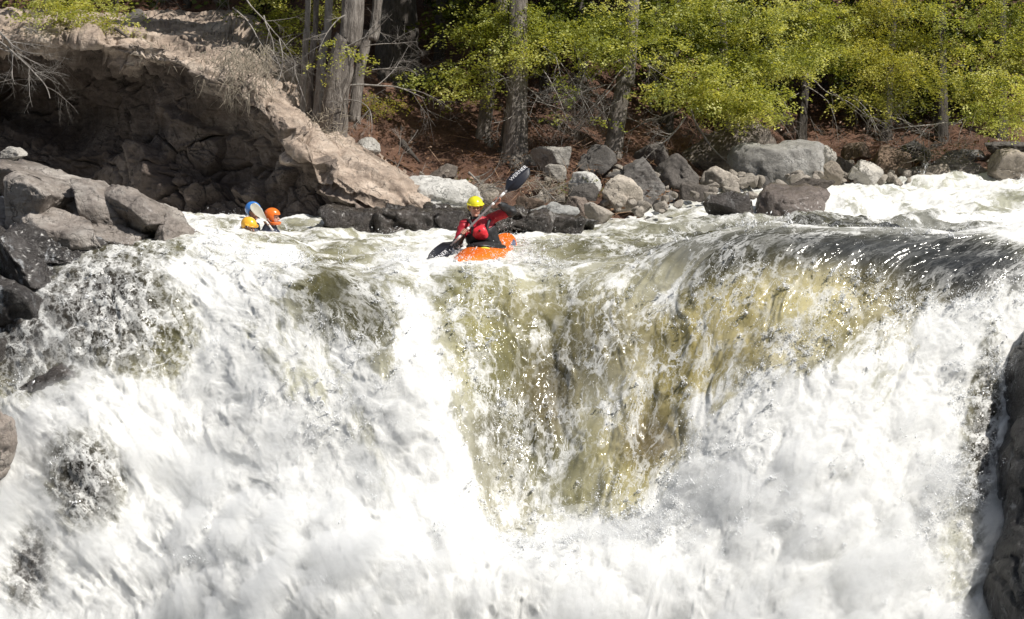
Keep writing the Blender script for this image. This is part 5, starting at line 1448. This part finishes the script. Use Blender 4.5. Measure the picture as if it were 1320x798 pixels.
def helmet_sdf(c, Fm, full=False, peak=False):
    def fn(X):
        q = (X - c) @ Fm
        o = sd_ell(q, (0, -0.012, 0.035), (0.112, 0.134, 0.120))
        i = sd_ell(q, (0, -0.012, 0.030), (0.096, 0.118, 0.104))
        d = np.maximum(o, -i)
        f = q[..., 1]; z = q[..., 2]; x = np.abs(q[..., 0])
        cut = np.where(f > 0.02, 0.048, np.where(f > -0.03, 0.048 - (0.02 - f) / 0.05 * 0.125, -0.077))
        if full:
            chin = np.maximum(np.abs(sd_ell(q, (0, 0.0, -0.02), (0.098, 0.138, 0.15))) - 0.010, np.maximum(-0.108 - z, z + 0.058))
            sh = np.maximum(d, np.where(f > 0.052, 0.050, -0.108) - z)
            return np.minimum(sh, np.maximum(chin, -(f + 0.03)))
        sh = np.maximum(d, cut - z)
        # brim
        br = np.maximum(np.abs(sd_ell(q, (0, -0.004, 0.04), (0.117, 0.146, 0.3))) - 0.006, np.maximum(np.abs(z - 0.053) - 0.010, -(f - 0.0)))
        return smin(sh, br, 0.008)
    return fn

def person(label, head, fwd, chest, pelvis, arms, helmet, shell, jacket, lower, full=False, strap='black_fabric', group=None, sleeve=None, res=0.011):
    """arms: list of (shoulder, elbow, wrist, hand fn or None)"""
    root = empty('person', pelvis, label, 'person', group)
    Fm = frame(fwd)
    hs = head_sdf(head, Fm)
    neck = chest + (head - chest) * 0.45
    pts = [head, chest, pelvis] + [p for a in arms for p in a[:3]]
    lo = np.min(pts, 0) - 0.26; hi = np.max(pts, 0) + 0.26
    ax = unit(np.cross(arms[0][0] - arms[1][0], [0, 0, 1]))
    across = unit((arms[1][0] - arms[0][0]))
    shw = np.linalg.norm(arms[0][0] - arms[1][0]) / 2
    def torso(X, g):
        Mx = np.stack([across, unit(np.cross(across, unit(head - pelvis))), unit(head - pelvis)], 1)
        d = sd_ell(X, chest - 0.03 * unit(head - pelvis), (shw * 0.93 + g, 0.125 + g, 0.19 + g), Mx)
        d = smin(d, sd_ell(X, chest * 0.45 + pelvis * 0.55, (shw * 0.78 + g, 0.115 + g, 0.20 + g), Mx), 0.06)
        d = smin(d, sd_ell(X, pelvis, (shw * 0.86 + g, 0.14 + g, 0.15 + g), Mx), 0.06)
        return d
    def body(X):
        d = smin(hs(X), sd_cone(X, chest + (head - chest) * 0.2, head + Fm @ np.array([0, -0.015, -0.06]), 0.062, 0.054), 0.03)
        d = smin(d, torso(X, -0.012), 0.04)
        for sh, el, wr, hf in arms:
            d = smin(d, sd_cone(X, sh, el, 0.048, 0.038), 0.03)
            d = smin(d, sd_cone(X, el, wr, 0.038, 0.026), 0.02)
            if hf is not None: d = hf(X, d)
        return d
    bo = sdf_obj('body', body, lo, hi, res * 0.62, M['skin'], root)
    for s in (-1, 1):
        e = head + Fm @ np.array([s * 0.031, 0.083, 0.010])
        sdf_obj('eye', lambda X: np.linalg.norm(X - e, axis=-1) - 0.010, e - 0.03, e + 0.03, 0.005, M['eye'], root)
    hb = head + Fm @ np.array([0, -0.03, 0.0])
    sdf_obj('hair', lambda X: np.maximum(sd_ell((X - head) @ Fm, (0, -0.022, 0.026), (0.086, 0.098, 0.098)), ((X - head) @ Fm)[..., 1] - 0.045 + np.maximum(0, 0.02 - ((X - head) @ Fm)[..., 2]) * 1.1),
            head - 0.16, head + 0.16, 0.009, M['hair'], root)
    def wrinkle(X, a): return a * fbm(X, 14, 3, 0.5, seed=9)
    def jack(X):
        d = torso(X, 0.018)
        for sh, el, wr, hf in arms:
            d = smin(d, sd_cone(X, sh, el, 0.074, 0.062), 0.05)
        d = smin(d, sd_cone(X, chest + (head - chest) * 0.2, neck, 0.088, 0.074), 0.04)
        return d - wrinkle(X, 0.012)
    jk = sdf_obj('jacket', jack, lo, hi, res, M[jacket], root)
    for sh, el, wr, hf in arms:
        sl = sdf_obj('sleeve', lambda X: smin(sd_cone(X, sh * 0.12 + el * 0.88, el, 0.066, 0.066), sd_cone(X, el, wr, 0.064, 0.041), 0.03) - wrinkle(X, 0.014),
                     np.minimum(el, np.minimum(wr, sh * 0.2 + el * 0.8)) - 0.1, np.maximum(el, np.maximum(wr, sh * 0.2 + el * 0.8)) + 0.1, res, M[sleeve or jacket], root)
        cd = unit(wr - el)
        cf = sdf_obj('cuff', lambda X: sd_cone(X, wr - cd * 0.015, wr + cd * 0.02, 0.041, 0.036), wr - 0.07, wr + 0.07, 0.009, M['neoprene'], root)
    sdf_obj('collar', lambda X: sd_cone(X, neck - 0.15 * (head - chest), neck + 0.12 * (head - chest), 0.082, 0.068), neck - 0.16, neck + 0.16, res, M['neoprene'], root)
    Mx0 = unit(head - pelvis)
    vt = sdf_obj('vest', lambda X: np.maximum(torso(X, 0.05) - wrinkle(X, 0.01), (X - chest) @ Mx0 - 0.02), lo, hi, res, M[lower], root)
    hm = sdf_obj('helmet', helmet_sdf(head, Fm, full), head - 0.2, head + 0.2, 0.0085, M[shell], root)
    for s in (-1, 1):
        a = head + Fm @ np.array([s * 0.094, 0.0, -0.03]); b = head + Fm @ np.array([s * 0.055, 0.045, -0.105])
        mb = MB(); mb.tube([a, (a + b) / 2 + Fm @ np.array([s * 0.008, 0, 0]), b], 0.007, 6); mb.build('chin_strap', M['neoprene'], hm)
    return root, Fm

def K(px, py, dy=0.0): return at(px, py, 25.0 + dy)

# --- the paddle of the nearest kayaker
def paddle(label, lo_tip, lo_neck, up_neck, up_tip, hand_pts, shaftmat, blademat, face, tips_white=True, name='paddle', text=True, bw=0.105):
    root = empty(name, (lo_neck + up_neck) / 2, label, 'paddle')
    sd = unit(up_neck - lo_neck)
    mb = MB(); mb.tube(np.linspace(lo_neck - sd * 0.06, up_neck + sd * 0.06, 12), 0.0155, 12); mb.build('shaft', M[shaftmat], root)
    for h in hand_pts:
        for (o0, o1) in h:
            mb = MB(); mb.tube([o0, o1], 0.0185, 12); mb.build('grip_tape', M['tape_white'], root)
    for neck, tip, flip in ((lo_neck, lo_tip, -1), (up_neck, up_tip, 1)):
        ax = unit(tip - neck); L = np.linalg.norm(tip - neck)
        nrm = unit(face - np.dot(face, ax) * ax); wd = np.cross(nrm, ax)
        R, C = 40, 17
        t = np.linspace(0, 1, R)[:, None]; sacross = np.linspace(-1, 1, C)[None, :]
        prof = bw * np.clip(np.sin(np.pi * np.clip(t * 0.86 + 0.10, 0, 1)) ** 0.62, 0, 1) * np.where(t < 0.25, 0.30 + 2.8 * t, 1.0)
        prof = prof * np.sqrt(np.clip(1 - np.clip((t - 0.80) / 0.2, 0, 1) ** 2.4, 0.0, 1)) + 0.004
        asym = 0.14 * t
        base = neck + ax * (t * L)[..., None]
        cup = 0.05 * (t - 0.35) ** 2 * 0 - 0.035 * np.sin(np.pi * t) + 0.018 * (sacross ** 2) * np.ones_like(t)
        rib = 0.012 * np.exp(-(sacross / 0.16) ** 2) * (1 - t) ** 0.6
        mid = base + wd * (prof * (sacross + asym * 0))[..., None] + nrm * (cup * flip * -1)[..., None]
        th = 0.004 + rib
        A = mid + nrm * th[..., None]; B = mid - nrm * th[..., None]
        n = R * C
        F = grid_faces(R, C)
        ring = np.concatenate([np.arange(C), np.arange(1, R) * C + C - 1, (R - 1) * C + np.arange(C - 2, -1, -1), np.arange(R - 2, 0, -1) * C])
        side = np.stack([ring, np.roll(ring, -1), np.roll(ring, -1) + n, ring + n], -1)
        me = make_mesh('blade', np.vstack([A.reshape(-1, 3), B.reshape(-1, 3)]), np.vstack([F, F[:, ::-1] + n, side[:, ::-1]]), None, True)
        bl = link('blade', me, M[blademat], root)
        if text:
            cu = bpy.data.curves.new('lettering', 'FONT'); cu.body = 'WERNER'; cu.size = 0.075; cu.extrude = 0.0008; cu.align_x = 'CENTER'; cu.align_y = 'CENTER'
            ob = bpy.data.objects.new('lettering', cu); COL.objects.link(ob)
            xdir = ax if flip > 0 else -ax
            tocam = nrm if nrm[1] < 0 else -nrm
            ydir = np.cross(tocam, xdir)
            from mathutils import Matrix
            off = 0.5 * bw * (1 if flip > 0 else -0.6)
            ctr = neck + ax * L * 0.66 + ydir * off + tocam * 0.024 + (-nrm * flip * -0.0)
            ob.matrix_world = Matrix(((xdir[0], ydir[0], tocam[0], ctr[0]), (xdir[1], ydir[1], tocam[1], ctr[1]), (xdir[2], ydir[2], tocam[2], ctr[2]), (0, 0, 0, 1)))
            bpy.context.view_layer.update()
            me2 = bpy.data.meshes.new_from_object(ob.evaluated_get(bpy.context.evaluated_depsgraph_get()))
            mw = ob.matrix_world.copy(); bpy.data.objects.remove(ob)
            me2.transform(mw)
            # drape the letters on the blade face
            co = np.empty(len(me2.vertices) * 3, np.float32); me2.vertices.foreach_get('co', co); co = co.reshape(-1, 3)
            tt = np.clip(((co - neck) @ ax) / L, 0, 1); ww = ((co - neck) @ wd)
            pr = np.interp(tt, t[:, 0], prof[:, 0]); sc = np.clip(ww / pr, -1, 1)
            cup_p = -0.035 * np.sin(np.pi * tt) + 0.018 * sc ** 2; rb = 0.012 * np.exp(-(sc / 0.16) ** 2) * (1 - tt) ** 0.6
            sgn = 1.0 if nrm[1] < 0 else -1.0
            hgt = (cup_p * flip * -1) + sgn * (0.004 + rb + 0.003)
            cur = (co - neck) @ nrm
            zed = (co - ctr) @ tocam
            co = co + nrm * (hgt - cur)[:, None] + tocam * zed[:, None] * 0.5
            me2.vertices.foreach_set('co', co.astype(np.float32).ravel()); me2.update(); me2.materials.clear()
            link('lettering', me2, M['letter_white'], bl)
    return root

R_hand, L_hand = K(598.5, 299.5, -0.34), K(640, 258.5, -0.22)
sd = unit(L_hand - R_hand)
lo_neck = R_hand - sd * 0.20; up_neck = L_hand + sd * 0.17
# the shaft runs from (588,310) to (656,244)
paddle('black bladed kayak paddle held across the body of the kayaker in the yellow helmet', lo_neck - sd * 0.46 + np.array([-0.02, 0, 0.07]), lo_neck, up_neck, up_neck + sd * 0.46,
       [[(R_hand - sd * 0.14, R_hand - sd * 0.05), (R_hand + sd * 0.048, R_hand + sd * 0.09)], [(L_hand + sd * 0.05, L_hand + sd * 0.15), (L_hand - sd * 0.10, L_hand - sd * 0.048)]],
       'shaft_grey', 'blade_black', np.array([-0.25, -1.0, 0.35]))

head = K(612.5, 267.5, -0.02); chest = K(619, 297, 0.0); pelvis = K(633, 332, 0.10)
Rsh, Rel, Rwr = K(599, 289, -0.02), K(589.5, 315, -0.14), K(595, 305, -0.30)
Lsh, Lel, Lwr = K(634, 281.5, 0.03), K(659, 272, -0.02), K(645, 264, -0.17)
Rh = hand_sdf(R_hand, sd, (Rwr - R_hand) + np.array([-0.1, 0.05, 0.0]), Rwr)
Lh = hand_sdf(L_hand, sd, (Lwr - L_hand) + np.array([0.05, 0.05, -0.05]), Lwr)
kp, KF = person('paddler in a yellow helmet and red jacket leaning into the stroke above the fall', head, (0.16, -1, -0.16), chest, pelvis,
            [(Rsh, Rel, Rwr, Rh), (Lsh, Lel, Lwr, Lh)], 'helmet', 'yellow_shell', 'red_fabric', 'black_fabric', sleeve='black_fabric')
# chest pocket of the vest with its emblem, shoulder straps
pc = K(619.5, 300.5, -0.175)
pk = sdf_obj('chest_pocket', lambda X: sd_ell(X, pc, (0.116, 0.062, 0.098)) - 0.010 * fbm(X, 12, 2), pc - 0.16, pc + 0.16, 0.009, M['red_bright'], kp)
ec = pc + np.array([-0.012, -0.068, 0.040])
mb = MB()
for k in range(6):
    a = k * math.pi / 3
    e = ec + np.array([math.cos(a) * 0.014, 0.002, math.sin(a) * 0.014])
    mb.tube([ec, ec + (e - ec) * 0.6, e], [0.008, 0.009, 0.007], 6)
mb.build('emblem', M['black_fabric'], pk)
for x0, x1 in ((603, 609), (632, 628)):
    mb = MB(); mb.tube(catmull([K(x0, 285, 0.02), K(x0 * 0.6 + x1 * 0.4, 285, -0.12), K(x1, 294, -0.18), K(x1, 302, -0.18)], 14), 0.022, 8); mb.build('shoulder_strap', M['black_fabric'], kp)

# --- the kayak
def kayak():
    c0 = K(629, 331, 0.05)
    f = unit([-0.24, -0.96, -0.06]); Fm = frame(f)
    root = empty('kayak', c0, 'orange whitewater kayak half buried in foam at the lip of the fall', 'kayak')
    R, C = 60, 36
    t = np.linspace(-1.08, 1.42, R)
    tn = np.where(t < 0, t / 1.08, t / 1.42)
    wdt = 0.30 * np.clip(1 - np.abs(tn) ** 2.3, 0, 1) ** 0.62 + 0.012
    up = np.where(t < -0.3, 0.06, 0.15) * 1.0 + (0.05 * np.exp(-((t - 0.35) / 0.4) ** 2)); up = np.convolve(np.pad(up, 6, 'edge'), np.ones(13) / 13, 'valid') * np.clip(1 - np.abs(tn) ** 3, 0, 1) ** 0.6 + 0.01
    dn = 0.17 * np.clip(1 - np.abs(tn) ** 2.6, 0, 1) ** 0.6 + 0.01
    rock = 0.16 * np.abs(tn) ** 2.2
    th = np.linspace(0, 2 * np.pi, C, endpoint=False)
    cs, sn = np.cos(th), np.sin(th)
    sx = np.sign(cs) * np.abs(cs) ** 0.75; sz = np.sign(sn) * np.abs(sn) ** 0.8
    P = np.zeros((R, C, 3))
    P[..., 0] = wdt[:, None] * sx
    P[..., 1] = t[:, None]
    P[..., 2] = np.where(sz > 0, up[:, None] * sz, dn[:, None] * sz) + rock[:, None]
    W = c0 + P.reshape(-1, 3) @ Fm.T
    i = np.arange(R - 1)[:, None] * C; j = np.arange(C); k = (j + 1) % C
    F = np.stack([i + j, i + k, i + C + k, i + C + j], -1).reshape(-1, 4)
    W = np.vstack([W, c0 + Fm @ np.array([0, t[0], rock[0]]), c0 + Fm @ np.array([0, t[-1], rock[-1]])])
    F3 = [(R * C, q, (q + 1) % C) for q in range(C)] + [(R * C + 1, (R - 1) * C + (q + 1) % C, (R - 1) * C + q) for q in range(C)]
    link('hull', make_mesh('hull', W, F[:, ::-1], F3, True), M['kayak_plastic'], root)
    a = np.linspace(0, 2 * np.pi, 40)
    ring = np.stack([0.235 * np.cos(a), 0.08 + 0.40 * np.sin(a), 0.165 + 0.06 * np.sin(a) - 0.02 * np.cos(a) ** 2], -1)
    mb = MB(); mb.tube(c0 + ring @ Fm.T, 0.026, 8, cap=False); mb.build('cockpit_rim', M['neoprene'], root)
    # spray deck closing the cockpit
    rr = np.linspace(0, 1, 10)[:, None]
    D = np.stack([0.235 * rr * np.cos(a), 0.08 + 0.40 * rr * np.sin(a), 0.17 + 0.06 * rr * np.sin(a) + 0.06 * (1 - rr ** 2) + 0 * a], -1)
    sdm = make_mesh('spray_deck', (c0 + D.reshape(-1, 3) @ Fm.T), grid_faces(10, 40), None, True)
    link('spray_deck', sdm, M['black_fabric'], root)
    lp = [K(616, 325, -0.42), K(617, 321.5, -0.46), K(624, 319.5, -0.48), K(631, 321, -0.46), K(632, 324, -0.42)]
    mb = MB(); mb.tube(catmull(lp, 24), 0.012, 8); mb.build('grab_loop', M['lime'], root)
    # dark blue graphics moulded along the side behind the seat and by the knee
    for tc, thc, dl, da in ((-0.62, 0.45, 0.16, 0.30), (-0.35, 0.16, 0.20, 0.26), (0.42, 0.16, 0.22, 0.3), (-0.62, 2.5, 0.16, 0.3)):
        tt = tc + np.linspace(-dl, dl, 12); aa = thc + np.linspace(-da, da, 8)
        w_ = np.interp(tt, t, wdt); u_ = np.interp(tt, t, up); r_ = np.interp(tt, t, rock)
        ca, sa = np.cos(aa), np.sin(aa)
        Q = np.zeros((12, 8, 3))
        Q[..., 0] = (w_[:, None] + 0.004) * np.sign(ca) * np.abs(ca) ** 0.75; Q[..., 1] = tt[:, None] + 0.12 * (aa - thc)[None]
        Q[..., 2] = (u_[:, None] + 0.004) * np.sign(sa) * np.abs(sa) ** 0.8 + r_[:, None]
        link('decal', make_mesh('decal', c0 + Q.reshape(-1, 3) @ Fm.T, grid_faces(12, 8), None, True), M['decal_blue'], root)
    return root
kayak()

# --- two paddlers and a third helmet beyond the wave on the left
def B(px, py, dy=0.0): return at(px, py - 1, 28.6 + dy)
def simple_arms(ch, fwd, w=0.19, raised=None):
    Fm = frame(fwd)
    out = []
    for s in (-1, 1):
        sh = ch + Fm @ np.array([s * w, 0, 0.06])
        el = sh + Fm @ np.array([s * 0.05, 0.04, -0.26]); wr = el + Fm @ np.array([-s * 0.04, 0.22, -0.04])
        out.append((sh, el, wr, None))
    return out
fw = np.array([0.95, -0.28, -0.12])
hd = B(326.5, 273.5); ch = B(322, 299, 0.02); pv = B(320, 330, 0.05)
arms = simple_arms(ch, fw)
wrist2 = B(344.5, 291, -0.14); hand2 = B(344.5, 286.5, -0.16)
arms[1] = (arms[1][0], B(338, 305, -0.14), wrist2, hand_sdf(hand2, (0.55, 0, -0.8), np.array([-0.3, 0.2, -0.6]), wrist2))
person('paddler in a blue helmet behind the wave with a pale paddle blade before the face', hd, (0.85, -0.5, -0.2), ch, pv, arms, 'helmet', 'blue_shell', 'navy_fabric', 'black_fabric', group='paddlers waiting behind the wave')
s2 = unit(B(321, 262, -0.2) - B(346, 292, -0.2)) * -1
nk = B(322.5, 263.5, -0.2)
paddle('pale olive paddle raised in front of the blue helmet', B(345, 290, -0.22), B(324, 263, -0.2), B(318.5, 256.5, -0.19), B(316, 253.5, -0.19), [], 'tape_white', 'pale_visor', np.array([0.2, -1, 0.2]), text=False, bw=0.062) if False else None
def single_blade():
    root = empty('paddle', B(344, 292, -0.2), 'pale olive paddle blade raised in front of the blue helmet', 'paddle')
    tip = B(324, 264, -0.2); nk = B(343, 286, -0.19); en = B(352, 298, -0.17)
    ax = unit(tip - nk); L = np.linalg.norm(tip - nk); nrm = unit(np.array([0.25, -1, 0.25])); nrm = unit(nrm - np.dot(nrm, ax) * ax); wd = np.cross(nrm, ax)
    R, C = 24, 11
    t = np.linspace(0, 1, R)[:, None]; s_ = np.linspace(-1, 1, C)[None]
    prof = 0.07 * np.sqrt(np.clip(1 - np.clip((t - 0.72) / 0.28, 0, 1) ** 2.2, 0, 1)) * np.clip(0.25 + 1.4 * t, 0, 1) + 0.003
    mid = nk + ax * (t * L)[..., None] + wd * (prof * s_)[..., None] + nrm * (0.03 * (t - 0.5) ** 2 + 0.01 * s_ ** 2)[..., None]
    A = mid + nrm * 0.005; Bk = mid - nrm * 0.005; n = R * C
    F = grid_faces(R, C)
    ring = np.concatenate([np.arange(C), np.arange(1, R) * C + C - 1, (R - 1) * C + np.arange(C - 2, -1, -1), np.arange(R - 2, 0, -1) * C])
    side = np.stack([ring, np.roll(ring, -1), np.roll(ring, -1) + n, ring + n], -1)
    link('blade', make_mesh('blade', np.vstack([A.reshape(-1, 3), Bk.reshape(-1, 3)]), np.vstack([F, F[:, ::-1] + n, side[:, ::-1]]), None, True), M['pale_visor'], root)
    mb = MB(); mb.tube([en, nk + ax * 0.03], 0.015, 10); mb.build('shaft', M['tape_white'], root)
single_blade()
hd = B(351.5, 281.5); ch = B(350, 308, 0.02); pv = B(349, 340, 0.05)
person('paddler in a full face orange helmet looking right from behind the wave', hd, (1, -0.22, -0.06), ch, pv, simple_arms(ch, (1, -0.2, 0)), 'helmet', 'orange_shell', 'navy_fabric', 'black_fabric', full=True, group='paddlers waiting behind the wave')
hd = B(321, 293.5, -0.35); ch = B(319, 320, -0.33); pv = B(318, 350, -0.3)
person('paddler low in the water with only an amber helmet showing left of the blue helmet', hd, (0.8, -0.55, -0.35), ch, pv, simple_arms(ch, (0.9, -0.4, 0)), 'helmet', 'amber_shell', 'navy_fabric', 'black_fabric', group='paddlers waiting behind the wave')
